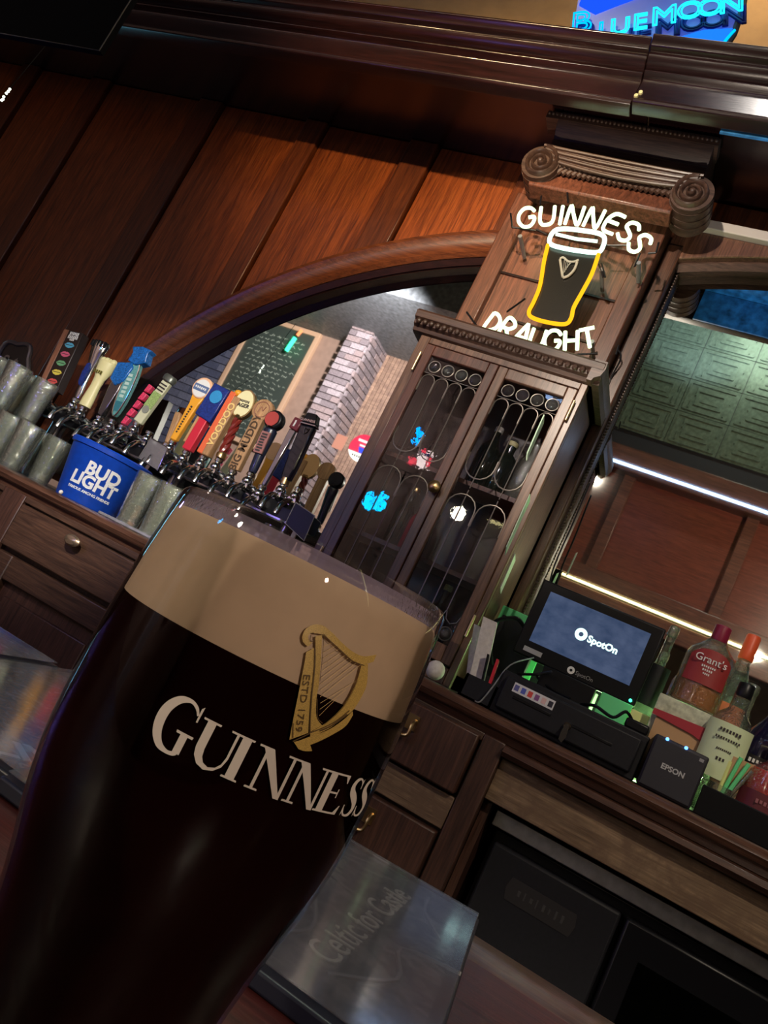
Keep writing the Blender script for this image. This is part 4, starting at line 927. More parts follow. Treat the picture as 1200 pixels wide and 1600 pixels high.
# year on the pillar of the harp
tx = bpy.data.curves.new('t', 'FONT'); tx.body = 'ESTD 1759'; tx.size = 1; tx.resolution_u = 2; tx.extrude = 0
to_ = bpy.data.objects.new('t', tx); me = to_.to_mesh().copy(); bpy.data.objects.remove(to_)
ym = MB(); ym.b.from_mesh(me); xs = [v.co.x for v in ym.b.verts]; X0, X1 = min(xs), max(xs)
e0, e1 = h6([(232, 560), (150, 1090)])
for v in ym.b.verts:
    t = (v.co.x - X0) / (X1 - X0); y = v.co.y - .35
    hgt = 1.5
    nx, nz = -(e1[1] - e0[1]), (e1[0] - e0[0]) * .00082; n = math.hypot(nx, nz)
    d_ = y * hgt * .0016
    v.co = S(e0[0] + (e1[0] - e0[0]) * t + nx / n * d_ / .00082, e0[1] + (e1[1] - e0[1]) * t + nz / n * d_, .0009)
obj('printed_year', ym, M_HARPD, pint, smooth=False)
# ================================================================= MENUS ON THE BAR
def menu(name, label, P, th, page, extra):
    t = thing(name, label, 'menu', (P[0][0], P[0][1], BT), world=True)
    c = Vector((sum(p[0] for p in P) / len(P), sum(p[1] for p in P) / len(P), 0))
    ins = lambda k: [(c.x + (p[0] - c.x) * k, c.y + (p[1] - c.y) * k) for p in P]
    obj('board_back', MB().prism(ins(1.0), BT + .0005, BT + th * .7, 'xy'), plain(name + '_back', (.015, .018, .035), .35), t, bev=.0015)
    obj('cover_page', MB().prism(ins(.93), BT + th * .7, BT + th * .75, 'xy'), page, t, smooth=False)
    obj('clear_sleeve', MB().prism(ins(.985), BT + th * .9, BT + th, 'xy'), M_SLEEVE, t, bev=.001)
    extra(t, BT + th * .78); return t
def page_mat(name, cols, sc_):
    mt, nt, p = nodes(name); t = tex(nt, (sc_,) * 3, Detail=5.0, Distortion=1.2); r = ramp(nt, t.outputs['Fac'], cols)
    nt.links.new(r.outputs[0], p.inputs['Base Color']); p.inputs['Roughness'].default_value = .5; return mt
PG1 = page_mat('grey_photo_page', [(.3, (.03, .035, .06)), (.45, (.075, .075, .10)), (.58, (.16, .15, .16)), (.7, (.27, .25, .25))], 13)
PG2 = page_mat('colour_photo_page', [(.3, (.03, .07, .09)), (.42, (.13, .14, .17)), (.49, (.5, .24, .10)), (.55, (.10, .15, .17)), (.63, (.55, .45, .5)), (.72, (.55, .52, .2))], 26)
RMn = [(-.33, .545), (-.296, .322), (-.060, .318), (-.088, .575)]
def ex1(t, z):
    a = atz(500, 1497, z); 
    obj('cover_lettering', MB().text('Celtic for Castle', .0245, T(a.x, a.y, z) @ RZ(93), ext=.0003, align='LEFT'), plain('grey_script', (.75, .70, .64), .6), t)
    m_ = MB()
    for ps in ([(.008, .02), (.03, .06), (.02, .10), (.05, .12)], [(-.03, .01), (-.015, .05), (-.03, .09)], [(.03, .15), (.012, .18), (.005, .215)]):
        m_.tube([(a.x + x_, a.y + y_ - .03, z) for x_, y_ in sharp([(q, w_) for q, w_ in ps], 4)], .0013, 4)
    obj('pale_veins', m_, plain('pale_vein', (.3, .29, .3), .7), t)
menu('menu', 'dark grey laminated menu with pale script title lying right of the pint', RMn, .012, PG1, ex1)
LMn = [(-.468, .556), (-.462, .33), (-.225, .33), (-.225, .556)]
def ex2(t, z):
    a = atz(2, 1162, z)
    obj('cover_lettering', MB().text('LIVE', .034, T(a.x, a.y - .012, z) @ RZ(62) , ext=.0003, align='LEFT', bold=.0006), plain('white_script', (.95, .95, 1), .6), t)
menu('menu', 'laminated menu with a colourful picture cover left of the pint', LMn, .011, PG2, ex2)
menu('menu', 'second laminated picture page at the left frame edge beside the open menu', [(-.72, .556), (-.72, .33), (-.476, .33), (-.482, .556)], .009, PG2, lambda t, z: None)
# ================================================================= DRAFT TOWERS AND TAP HANDLES
TY = 1.86
def tower(label, x0, x1, zr, taps):
    t = thing('draft_tower', label, 'beer tower', ((x0 + x1) / 2, TY + .08, CT))
    obj('manifold', MB().box(x0, x1, TY + .05, TY + .12, zr - .03, zr + .02), M_BLACK, t, bev=.004)
    obj('drip_ledge', MB().box(x0, x1, TY + .02, TY + .05, zr - .035, zr - .028), M_CHROME_D, t, bev=.001)
    for x in (x0 + .07, x1 - .07):
        obj('column', MB().cyl((x, TY + .085, CT), (x, TY + .085, zr - .03), .028, .024, 20), M_CHROME_D, t)
    for x, z in taps:
        f = obj('faucet', MB().cyl((x, TY + .055, z - .045), (x, TY - .0, z - .045), .012, .012, 12).cyl((x, TY + .01, z - .045), (x, TY - .012, z - .045), .017, .014, 14)
                .cyl((x, TY, z - .055), (x, TY, z - .012), .011, .009, 12).ball((x, TY, z - .03), .016, 12)
                .tube([(x, TY - .005, z - .045), (x, TY - .035, z - .055), (x, TY - .052, z - .075), (x, TY - .056, z - .10)], .0085, 10), M_CHROME, t)
        obj('lever_collar', MB().lathe([(.008, -.014), (.013, -.012), (.013, -.004), (.009, -.001)], 14, (x, TY, z)), M_CHROME, f)
        obj('hex_nut', MB().cyl((x, TY + .05, z - .045), (x, TY + .035, z - .045), .018, .018, 6), M_CHROME_D, f)
    return t
def handle(name, label, px, py, tx_, ty_, build, rz=0):
    b = at(px, py, TY); e = at(tx_, ty_, TY); h = (e - b).length
    t = thing(name, label, 'tap handle', (b.x, TY, b.z), 'beer tap handles on the back bar', world=False)
    t.rotation_euler = (0, math.atan2(e.x - b.x, e.z - b.z), math.radians(rz))
    build(t, h); return (b.x, b.z)
def plate(pts, th): return MB().prism(pts, -th / 2, th / 2)
def rrect(w_, h0, h1): return [(-w_ / 2, h0), (w_ / 2, h0), (w_ / 2, h1), (-w_ / 2, h1)]
def word(t, s_, size, z, mat, y=-.012, rot=0, x=0, bold=0, name='lettering'):
    return obj(name, MB().text(s_, size, T(x, y, z) @ RY(rot) @ FRONT, ext=.0007, bold=bold), mat, t, smooth=False)
def ferr(t, r=.011, mat=None): obj('ferrule', MB().lathe([(r * .9, -.004), (r * 1.1, 0), (r * 1.1, .012), (r, .016)], 14), mat or M_CHROME, t)
def lips(t, z, c, i):
    pts = [(-.021, 0), (-.012, .007), (-.004, .009), (0, .007), (.004, .009), (.012, .007), (.021, 0), (.012, -.008), (0, -.011), (-.012, -.008)]
    o = obj('painted_lips', MB().prism([(x, z + y) for x, y in pts], -.0185, -.0165).xf(RY(0)), plain('lip_colour_%d' % i, c, .5), t, smooth=False)
    obj('lip_line', MB().box(-.015, .015, -.0192, -.0184, z - .0012, z + .0008), M_DKTXT, o)
def h_lips(t, h):
    obj('black_face', plate(rrect(.062, .0, h), .034), plain('black_lacquer', (.02, .012, .01), .35), t, bev=.002)
    obj('wood_side', MB().prism([(-.052, 0), (-.031, 0), (-.031, h), (-.052, h)], -.018, .018), W_BRN, t, bev=.002)
    for i, c in enumerate(((.7, .1, .09), (.8, .68, .1), (.16, .42, .2), (.68, .12, .22), (.1, .42, .62))): lips(t, h * (.14 + i * .155), c, i)
    marks(t, 6, .040, .012, h * .95, M_WHITE, -.018); marks(t, 6, .044, .013, h * .89, M_WHITE, -.018); marks(t, 3, .02, .008, h * .845, M_WHITE, -.018)
def h_chrome(t, h):
    obj('handle_body', MB().lathe([(.010, 0), (.013, h * .1), (.012, h * .3), (.016, h * .55), (.028, h * .8), (.034, h * .93), (.031, h)], 20, sy=.55), M_CHROME, t)
    obj('dark_inset', MB().prism([(0, h * .2), (.008, h * .3), (.010, h * .5), (.004, h * .6), (-.006, h * .58), (-.010, h * .42), (-.008, h * .26)], -.017, -.008), M_NAVY, t)
    obj('crown_ribs', MB().box(-.026, -.020, -.02, 0, h * .9, h).box(-.013, -.008, -.02, 0, h * .9, h * 1.01).box(0, .005, -.02, 0, h * .9, h * 1.01).box(.012, .018, -.02, 0, h * .9, h * 1.0).box(.024, .029, -.018, 0, h * .9, h), M_BLACK, t)
def h_cream(t, h):
    obj('handle_body', MB().lathe([(.022, 0), (.022, h * .15), (.018, h * .45), (.020, h * .62), (.029, h * .78), (.032, h * .97), (.026, h * 1.0)], 22, sy=.7), M_CREAM, t)
    for k in range(4): obj('foam_lump', MB().ball((-.021 + k * .014, 0, h * (1.0 + .01 * (k % 2))), .012, 10), M_CREAM, t)
    marks(t, 4, .036, .012, h * .72, plain('olive_print', (.12, .10, .01), .5), -.0205)
def h_bluesilver(t, h):
    obj('silver_paddle', MB().prism([(-.01, 0), (.01, 0), (.016, h * .2), (.022, h * .5), (.02, h * .75), (-.02, h * .75), (-.022, h * .45), (-.016, h * .2)], -.01, .01), M_CHROME_D, t, bev=.003)
    obj('blue_crest', MB().prism([(-.03, h * .58), (0, h * .5), (.024, h * .6), (.034, h * .85), (.02, h * .93), (0, h * .9), (-.032, h * .86)], -.014, .014), M_BLUE, t, bev=.003)
def h_board(t, h):
    obj('oval_board', MB().prism([(.021 * math.sin(a) * (1 - .15 * math.cos(a)), h * .45 - h * .42 * math.cos(a)) for a in [PI * 2 * i / 24 for i in range(24)]], -.009, .009), M_TEAL, t, bev=.003)
    obj('board_rim', MB().tube([(.021 * math.sin(a) * (1 - .15 * math.cos(a)), -.009, h * .45 - h * .42 * math.cos(a)) for a in [PI * 2 * i / 28 for i in range(29)]], .0022, 6), M_CHROME, t)
    obj('blue_crown', MB().prism([(-.034, h * .80), (.0, h * .76), (.036, h * .82), (.030, h * .95), (.040, h * 1.0), (.0, h * 1.03), (-.038, h * 1.0), (-.027, h * .92)], -.016, .016), M_BLUE, t, bev=.003)
    marks(t, 6, h * .36, .020, h * .47, plain('pale_teal_print', (.5, .66, .6), .5), -.010, rot=-90); obj('blue_foot', MB().prism([(-.012, h * .10), (.012, h * .10), (.018, h * .24), (-.017, h * .24)], -.0102, -.009), plain('deep_teal', (.03, .17, .22), .4), t)
def h_pink(t, h):
    for k in range(5): obj('pink_segment', MB().prism([(-.009 - .002 * (k % 2), h * k / 5), (.009, h * k / 5 + .004), (.011, h * (k + .9) / 5), (-.008, h * (k + .95) / 5)], -.008, .008), M_PINK, t, bev=.002)
def h_green(t, h):
    obj('label_board', plate(rrect(.034, 0, h * .86), .014), plain('pale_label', (.62, .62, .42), .5), t, bev=.002)
    obj('green_field', MB().prism(rrect(.034, h * .3, h * .62), -.0085, -.007), M_GREENL, t, smooth=False)
    obj('grey_disc', MB().cyl((0, -.0095, h * .26), (0, -.0075, h * .26), .013), plain('grey_disc', (.25, .26, .22), .5), t)
    for i in range(3): obj('dark_stripe', MB().box(-.014, .014, -.0092, -.0075, h * (.66 + .06 * i), h * (.685 + .06 * i)), M_DKTXT, t)
    obj('dark_cap', MB().lathe([(.018, h * .86), (.024, h * .88), (.025, h * .96), (.02, h)], 18, sy=.7), plain('pewter_cap', (.12, .13, .11), .35, .5), t)
def h_orange(t, h):
    obj('handle_body', MB().prism([(-.011, 0), (.011, 0), (.014, h * .35), (.017, h * .6), (.024, h * .75), (-.024, h * .75), (-.017, h * .6), (-.014, h * .35)], -.009, .009), M_ORANGE, t, bev=.003)
    obj('round_head', MB().cyl((0, -.012, h * .86), (0, .012, h * .86), .035, .035, 28), plain('peach_head', (.85, .5, .3), .4), t, bev=.002)
    obj('head_badge', MB().cyl((0, -.0135, h * .85), (0, -.012, h * .85), .029, .029, 28), M_WHITE, t)
    obj('head_band', MB().box(-.027, .027, -.015, -.0132, h * .80, h * .90), plain('steel_blue', (.1, .16, .32), .5), t)
    marks(t, 6, .044, .008, h * .85, M_WHITE, -.0155); marks(t, 11, h * .46, .007, h * .34, M_DKTXT, -.0096, rot=-90)
def h_navy(t, h):
    obj('red_grip', plate(rrect(.032, 0, h * .55), .024), M_RED, t, bev=.003)
    obj('tan_edge', MB().box(-.026, -.016, -.008, .01, .02, h * .56), W_TAN, t)
    obj('navy_block', plate([(-.034, h * .5), (.03, h * .46), (.036, h * .98), (-.028, h * 1.0)], .034), M_NAVY, t, bev=.003)
    obj('cyan_medallion', MB().cyl((.006, -.020, h * .82), (.006, -.017, h * .82), .021, .021, 20), plain('cyan_print', (.03, .28, .6), .4, noise=.6, nscale=120), t)
def h_voodoo(t, h):
    obj('orange_side', MB().box(-.026, -.004, -.012, .012, 0, h * .95), M_ORRED, t, bev=.003)
    obj('tan_side', MB().box(-.004, .020, -.015, .012, 0, h * .9), W_TAN, t, bev=.003)
    word(t, 'VOODOO', .031, h * .47, plain('gold_letter', (.85, .6, .22), .4), -.0158, rot=-90, x=.008, bold=.0006)
    obj('top_finial', MB().ball((-.004, 0, h * .96), .014, 10, .8), M_ORANGE, t)
def h_lager(t, h):
    mb = MB()
    for k in range(3): mb.tube([(.006 * math.cos(a + k * 2.1), .006 * math.sin(a + k * 2.1), h * .05 + h * .56 * i / 20) for i, a in enumerate([j * .45 for j in range(21)])], .008, 8)
    obj('twisted_grip', mb, M_DKRED, t)
    obj('gold_collar', MB().lathe([(.012, h * .60), (.016, h * .62), (.012, h * .66)], 16), M_BRASS, t)
    obj('gold_foot', MB().lathe([(.015, 0), (.016, .012), (.011, .02)], 16), M_BRASS, t)
    ov = lambda k, y0, y1: MB().prism([(k * .032 * math.sin(a), h * .83 - k * .043 * math.cos(a)) for a in [2 * PI * i / 30 for i in range(30)]], y0, y1)
    obj('oval_rim', ov(1.08, -.008, .008), M_BRASS, t); obj('oval_badge', ov(.98, -.0105, -.007), plain('pale_yellow_badge', (.8, .74, .42), .5), t)
    marks(t, 8, .040, .008, h * .865, M_DKTXT, -.0110); word(t, 'LAGER', .0165, h * .80, M_DKTXT, -.0112, bold=.0004)
def h_muddy(t, h):
    obj('wood_plank', plate(rrect(.038, 0, h * .78), .02), W_TAN, t, bev=.002)
    word(t, 'BIG MUDDY', .0335, h * .385, plain('burnt_letter', (.06, .03, .01), .6), -.0108, rot=-90, bold=.0008)
    obj('round_top', MB().cyl((0, -.011, h * .88), (0, .011, h * .88), .034, .034, 28), W_TAN, t, bev=.003)
    obj('carved_ring', MB().tube([(.024 * math.cos(a), -.0115, h * .88 + .024 * math.sin(a)) for a in [2 * PI * i / 24 for i in range(25)]], .0016, 5), plain('carved_line', (.3, .13, .08), .6), t)
    obj('carved_mark', MB().tube([(x_, -.0115, h * .88 + z_) for x_, z_ in sharp([(-.01, -.012), (-.004, .008), (.004, -.004), (.01, .012)], 4)], .0016, 5), plain('carved_line2', (.3, .13, .08), .6), t)
def h_red(t, h):
    obj('handle_body', MB().lathe([(.012, 0), (.014, h * .05), (.016, h * .3), (.021, h * .6), (.022, h * .72), (.014, h * .76)], 20, sy=.75), plain('blue_black_grip', (.012, .015, .035), .25, coat=.4), t)
    obj('collar_ring', MB().lathe([(.016, h * .75), (.018, h * .77), (.014, h * .79)], 18), M_CHROME, t)
    obj('ball_head', MB().cyl((0, -.014, h * .89), (0, .014, h * .89), .030, .030, 24), M_BLACK, t, bev=.006)
    obj('red_face', MB().cyl((-.003, -.016, h * .89), (-.003, -.0135, h * .89), .022, .022, 20), plain('brick_red_face', (.42, .05, .04), .45), t)
    obj('red_panel', MB().box(-.015, .015, -.0185, -.014, h * .3, h * .66), plain('dull_red_panel', (.3, .12, .11), .5), t)
    marks(t, 7, h * .32, .020, h * .48, M_DKTXT, -.0190, rot=-90)
def h_stout(t, h):
    obj('handle_body', MB().prism([(-.014, 0), (.014, 0), (.02, h * .2), (.024, h * .5), (.028, h * .84), (-.02, h * .84), (-.02, h * .5), (-.018, h * .2)], -.012, .012), plain('gloss_black_grip', (.008, .008, .016), .12, coat=.8), t, bev=.006)
    obj('silver_band', MB().box(-.021, .029, -.014, .014, h * .84, h * .865), M_CHROME_D, t, bev=.001)
    obj('black_head', MB().prism([(-.018, h * .865), (.028, h * .865), (.020, h * 1.02), (-.012, h * 1.02)], -.014, .014), M_BLACK, t, bev=.003)
    obj('harp_relief', MB().tube([(.000, -.0135, h * .80), (.003, -.0135, h * .70)], .0012, 5).tube([(.000, -.0135, h * .80), (.008, -.0135, h * .77), (.015, -.0135, h * .79)], .0012, 5).tube([(.003, -.0135, h * .70), (.012, -.0135, h * .73), (.015, -.0135, h * .79)], .0012, 5), M_CHROME, t)
    word(t, 'GUINNESS', .0105, h * .9, M_CHROME, -.0148)
    obj('brass_ferrule', MB().lathe([(.010, -.012), (.014, -.010), (.014, .008), (.010, .012)], 16), M_BRASS, t)
def h_maroon(t, h):
    obj('maroon_head', plate([(-.014, h * .84), (.016, h * .82), (.018, h), (-.012, h)], .02), plain('maroon_plastic', (.16, .02, .03), .35), t, bev=.003)
    obj('letter_mark', MB().box(-.003, .002, -.0115, -.009, h * .87, h * .96), M_WHITE, t)
    obj('silver_stem', MB().prism([(-.006, 0), (.006, 0), (.01, h * .83), (-.012, h * .83)], -.005, .005), M_CHROME_D, t, bev=.002)
def h_thin(t, h): obj('handle_body', MB().prism([(-.008, 0), (.008, 0), (.014, h * .8), (.008, h), (-.010, h)], -.008, .008), W_TAN, t, bev=.003)
HL = [(h_lips, 82, 612, 124, 522, 'black tap handle with five coloured lips and a wood edge, leftmost'), (h_chrome, 120, 622, 160, 536, 'chrome fluted tap handle with a dark inset behind the cream one'),
      (h_cream, 132, 635, 170, 566, 'cream tap handle shaped like a tall beer glass'), (h_bluesilver, 158, 650, 206, 560, 'silver tap handle with a blue crest left of the teal board'),
      (h_board, 178, 655, 226, 548, 'teal oval board tap handle topped by an angular blue crown'), (h_pink, 193, 664, 238, 602, 'short thin pink tap handle'),
      (h_green, 216, 660, 269, 588, 'pale green labelled tap handle with a pewter cap')]
tapsL = [handle('beer_tap_handle', lb, a, b, c, d, f) for f, a, b, c, d, lb in HL]
HR = [(h_thin, 262, 692, 280, 645, 'small thin tan tap handle half hidden beside the orange one'), (h_orange, 272, 688, 326, 596, 'orange tap handle with a round white and blue head'),
      (h_navy, 293, 704, 350, 606, 'tap handle with a red grip and a large navy block on top'), (h_voodoo, 320, 712, 377, 612, 'orange and tan tap handle reading VOODOO'),
      (h_lager, 344, 716, 390, 616, 'tap handle with a pale yellow oval badge on a twisted dark red grip'), (h_muddy, 366, 734, 418, 630, 'wooden plank tap handle reading BIG MUDDY with a round top'),
      (h_red, 394, 738, 434, 648, 'dark tap handle with a red round face beside the wooden plank'), (h_maroon, 412, 758, 468, 655, 'maroon-headed tap handle on a silver stem behind the tall black one'), (h_stout, 446, 752, 488, 650, 'tall glossy black tap handle with a small harp')]
tapsR = [handle('beer_tap_handle', lb, a, b, c, d, f) for f, a, b, c, d, lb in HR]
zl = sum(z for x, z in tapsL) / len(tapsL); zr = sum(z for x, z in tapsR) / len(tapsR)
tower('wide chrome and black beer tower carrying the left group of tap handles', tapsL[0][0] - .06, tapsL[-1][0] + .10, zl - .05, tapsL + [(tapsL[-1][0] + .06, tapsL[-1][1] - .01)])
tower('wide chrome and black beer tower carrying the right group of tap handles', tapsR[0][0] - .04, tapsR[-1][0] + .10, zr - .05, tapsR + [(tapsR[-1][0] + .05, tapsR[-1][1])])
def sleeve_sign(name, label, quad_, Y, mat, rim):
    P = [at(x, y, Y) for x, y in quad_]; zlow = min(p.z for p in P)
    t = thing(name, label, 'sign holder', (P[0].x, Y, zlow))
    obj('plate', MB().prism([(p.x, p.z) for p in P], Y, Y + .003), mat, t, smooth=False)
    obj('edge', MB().tube([(p.x, Y, p.z) for p in P + [P[0]]], .0016, 6), rim, t)
    c = (P[0].x + P[2].x) / 2
    obj('stand', MB().box(c - .03, c + .03, Y - .01, Y + .03, CT, CT + .004).box(c - .006, c + .006, Y + .002, Y + .008, CT, zlow + .02), rim, t)
sleeve_sign('acrylic_sign', 'clear acrylic sign holder between the two groups of taps', [(236, 684), (262, 700), (246, 735), (216, 716)], 1.80, thin_glass('acrylic', (.8, .82, .84), 1.5, .03, strength=2.5, film=(.3, .3, .34), filmf=.35), M_CHROME_D)
sleeve_sign('card_holder', 'black card in a bright-edged holder at the right end of the taps', [(462, 785), (492, 806), (475, 845), (446, 818)], 1.80, M_BLACK, M_PAPER)
# a crest plaque leaning behind the tumblers
c = at(17, 568, 1.98); t = thing('crest_plaque', 'dark crest plaque with a grey scalloped border at the left edge', 'plaque', (c.x, 1.98, CT))
pts = [(c.x + .085 * math.cos(a) * (1 + .10 * math.cos(5 * a + .6)), c.z + .085 * math.sin(a) * (1 + .10 * math.cos(5 * a + .6))) for a in [2 * PI * i / 60 for i in range(60)]]
obj('dark_field', MB().prism(pts, 1.98, 1.99), plain('crest_black', (.03, .025, .02), .4), t)
obj('grey_border', MB().tube([(x, 1.979, z) for x, z in pts + [pts[0]]], .009, 8), plain('crest_grey', (.2, .18, .17), .4, .5), t)
obj('crest_cross', MB().text('S', .06, T(c.x - .03, 1.977, c.z) @ FRONT, bold=.001).text('t', .06, T(c.x + .02, 1.977, c.z + .01) @ FRONT, bold=.001), plain('crest_relief', (.28, .26, .22), .4, .4), t, label='grey raised letters')
obj('post', MB().tube([(c.x + .02, 1.985, CT), (c.x + .03, 1.985, c.z - .085)], .012, 8), plain('crest_grey2', (.2, .18, .17), .4, .5), t)
# ================================================================= TUMBLERS AND BUCKET
def tumbler(label, loc, group, s=1.0, h=.145, parent_only=None):
    t = tag(obj('tumbler', MB().lathe([(.030 * s, 0), (.031 * s, .004), (.036 * s, h * .6), (.041 * s, h), (.0385 * s, h), (.033 * s, h * .6), (.028 * s, .01), (.001, .01)], 20, cap=False)
        , M_TUMBLER), label, 'glass', group); t.location = loc; return t
G1 = 'clear tumblers stacked left of the blue bucket'; L1 = 'clear tumbler in the cluster left of the blue bucket'
first = None; ORD = ('first', 'second', 'third', 'fourth', 'fifth', 'sixth')
xl0 = -2.34
for tier in (0, 1):
    for iy, y in enumerate((1.70, 1.79)):
        for ix in range(6 - tier * (0 if iy else 1)):
            x = xl0 + ix * .088 + (.03 if iy else 0) + (.01 if tier else 0); z = CT + tier * .148
            if tier and x > -1.99: continue
            if x > -1.86: continue
            if first is None: first = tumbler(L1, (x, y, z), G1); o = first
            else: o = first.copy(); col.objects.link(o); o.location = (x, y, z)
            o['label'] = 'clear tumbler left of the blue bucket, %s, %s row, %s from the left' % (('bottom layer', 'upper layer')[tier], ('front', 'back')[iy], ORD[ix])
            o.rotation_euler = (0, 0, random.random() * 6)
G2 = 'clear tumblers on the mat right of the blue bucket'; L2 = 'clear tumbler in the cluster right of the blue bucket, in front of the taps'; f2 = None
mat_ = tag(obj('bar_mat', MB().box(-1.49, -1.10, 1.655, 1.84, CT, CT + .008), M_STEEL, bev=.002), 'flat grey mat under the tumblers right of the bucket', 'mat')
for iy, y in enumerate((1.70, 1.79)):
    for ix in range(5):
        x = -1.425 + ix * .084 + (.02 if iy else 0)
        if x > -1.12: continue
        o = first.copy(); col.objects.link(o); o.location = (x, y, CT + .008); o['group'] = G2; o['label'] = 'clear tumbler on the mat right of the blue bucket, %s row, %s from the left' % (('front', 'back')[iy], ORD[ix]); o.rotation_euler = (0, 0, random.random() * 6)
for (x, y, lb) in ((-1.015, 1.72, 'small tumbler at the cabinet foot just over the pint rim'), (-1.035, 1.81, 'second small tumbler beside the cabinet foot, half hidden')):
    o = first.copy(); col.objects.link(o); o.location = (x, y, CT); o.scale = (.85, .85, 1.15); o['label'] = lb; del o['group']
tag(obj('brown_box', MB().box(-1.60, -1.52, 1.86, 1.92, CT, CT + .07), W_BRN, bev=.003), 'small brown wooden box behind the right side of the blue bucket', 'box')
bk = at(146, 765, 1.74)
t = thing('ice_bucket', 'blue plastic BUD LIGHT ice bucket on the back counter', 'bucket', (bk.x, 1.745, CT), world=False)
HB = .165
obj('bucket_body', MB().lathe([(.088, 0), (.090, .004), (.1165, HB), (.118, HB + .003), (.1145, HB + .003), (.112, HB - .004), (.086, .008), (.001, .008)], 48, cap=False), M_BUCKET, t)
obj('rim', MB().lathe([(.115, HB - .014), (.1195, HB - .012), (.1205, HB), (.117, HB + .004), (.113, HB)], 48, cap=False), M_BUCKET, t)
def wrap(mb, r0, r1, h, off):                    # bend flat lettering round the bucket
    for v in mb.b.verts:
        r = r0 + (r1 - r0) * v.co.z / h + off; a = v.co.x / r; y = v.co.y; v.co = ((r - y) * math.sin(a), -(r - y) * math.cos(a), v.co.z)
    return mb
lt = MB().text('BUD', .050, T(.012, 0, .098) @ FRONT, bold=.0018, space=1.0).text('LIGHT', .048, T(0, 0, .062) @ FRONT, bold=.0018).text('FAMOUS AMONG FRIENDS', .0105, T(0, 0, .034) @ FRONT, bold=.0003)
obj('white_lettering', wrap(lt, .088, .1165, HB, .0012), M_WHITE, t, smooth=False)
t.rotation_euler = (0, 0, math.radians(36))
tag(obj('glass_pebble', MB().ball((-1.60, 1.618, CT + .006), .006, 10), M_PAPER), 'tiny pale drop on the counter edge below the bucket', 'crumb')
# ================================================================= TILL, CASH DRAWER, PRINTER
sm = [at(*p, 1.80) for p in ((852, 903), (1046, 988), (985, 1104), (800, 1015))]
mx0, mx1 = (sm[0].x + sm[3].x) / 2, (sm[1].x + sm[2].x) / 2; mz0, mz1 = (sm[2].z + sm[3].z) / 2, (sm[0].z + sm[1].z) / 2
mon = thing('till_monitor', 'black point-of-sale touch monitor with a blue-grey lit screen', 'monitor', ((mx0 + mx1) / 2, 1.83, mz0 - .06))
TL = math.radians(-6)
obj('bezel', MB().box(mx0, mx1, 1.80, 1.825, mz0, mz1), M_BLACK, mon, bev=.004)
obj('rear_housing', MB().box(mx0 + .05, mx1 - .05, 1.825, 1.86, mz0 + .03, mz1 - .04), M_BLACKM, mon, bev=.006)
smt, nt, pr_ = nodes('screen_glow'); tx_ = tex(nt, (6, 6, 9), Detail=3.0); rr = ramp(nt, tx_.outputs['Fac'], [(.3, (.035, .06, .125)), (.7, (.075, .105, .19))])
nt.links.new(rr.outputs[0], pr_.inputs['Emission Color']); pr_.inputs['Emission Strength'].default_value = .62; pr_.inputs['Base Color'].default_value = (.01, .01, .015, 1); pr_.inputs['Roughness'].default_value = .12
sx0, sx1, sz0, sz1 = mx0 + .026, mx1 - .026, mz0 + .038, mz1 - .022
scn = obj('screen', MB().box(sx0, sx1, 1.7985, 1.8005, sz0, sz1), smt, mon, smooth=False)
def ring(x, z, r, w_, y): 
    mb = MB(); n = 28; vs = []
    for k in (r, r - w_):
        for yy in (y, y + .001):
            for i in range(n): vs.append((x + k * math.cos(2 * PI * i / n), yy, z + k * math.sin(2 * PI * i / n)))
    f = []
    for i in range(n):
        j = (i + 1) % n; f += [(i, j, 2 * n + j, 2 * n + i), (n + i, n + j, 3 * n + j, 3 * n + i), (i, j, n + j, n + i), (2 * n + i, 2 * n + j, 3 * n + j, 3 * n + i)]
    return mb.raw(vs, f)
lg = at(908, 991, 1.797); E_LG = emis('logo_light', (.62, 1, .95), 1.5)
obj('screen_logo', ring(lg.x, lg.z, .014, .0085, 1.7965), E_LG, scn, smooth=False)
obj('screen_lettering', MB().text('SpotOn', .022, T(lg.x + .017, 1.7968, lg.z - .003) @ FRONT, align='LEFT', bold=.0007), E_LG, scn, smooth=False)
lg = at(892, 1047, 1.797)
obj('bezel_logo', ring(lg.x, lg.z, .0085, .0052, 1.7985), M_WHITE, mon, smooth=False)
obj('bezel_lettering', MB().text('SpotOn', .013, T(lg.x + .011, 1.7985, lg.z - .001) @ FRONT, align='LEFT'), plain('grey_print2', (.3, .3, .3), .5), mon, smooth=False)
st = at(832, 1018, 1.797)
obj('bezel_sticker', MB().box(st.x - .022, st.x + .022, 1.7975, 1.799, st.z - .005, st.z + .006), plain('grey_sticker', (.4, .4, .42), .5), mon)
lp_ = at(986, 1092, 1.797)
obj('status_light', MB().cyl((lp_.x, 1.796, mz0 + .010), (lp_.x, 1.80, mz0 + .010), .0035), emis('green_status', (.05, 1, .5), 3), mon)
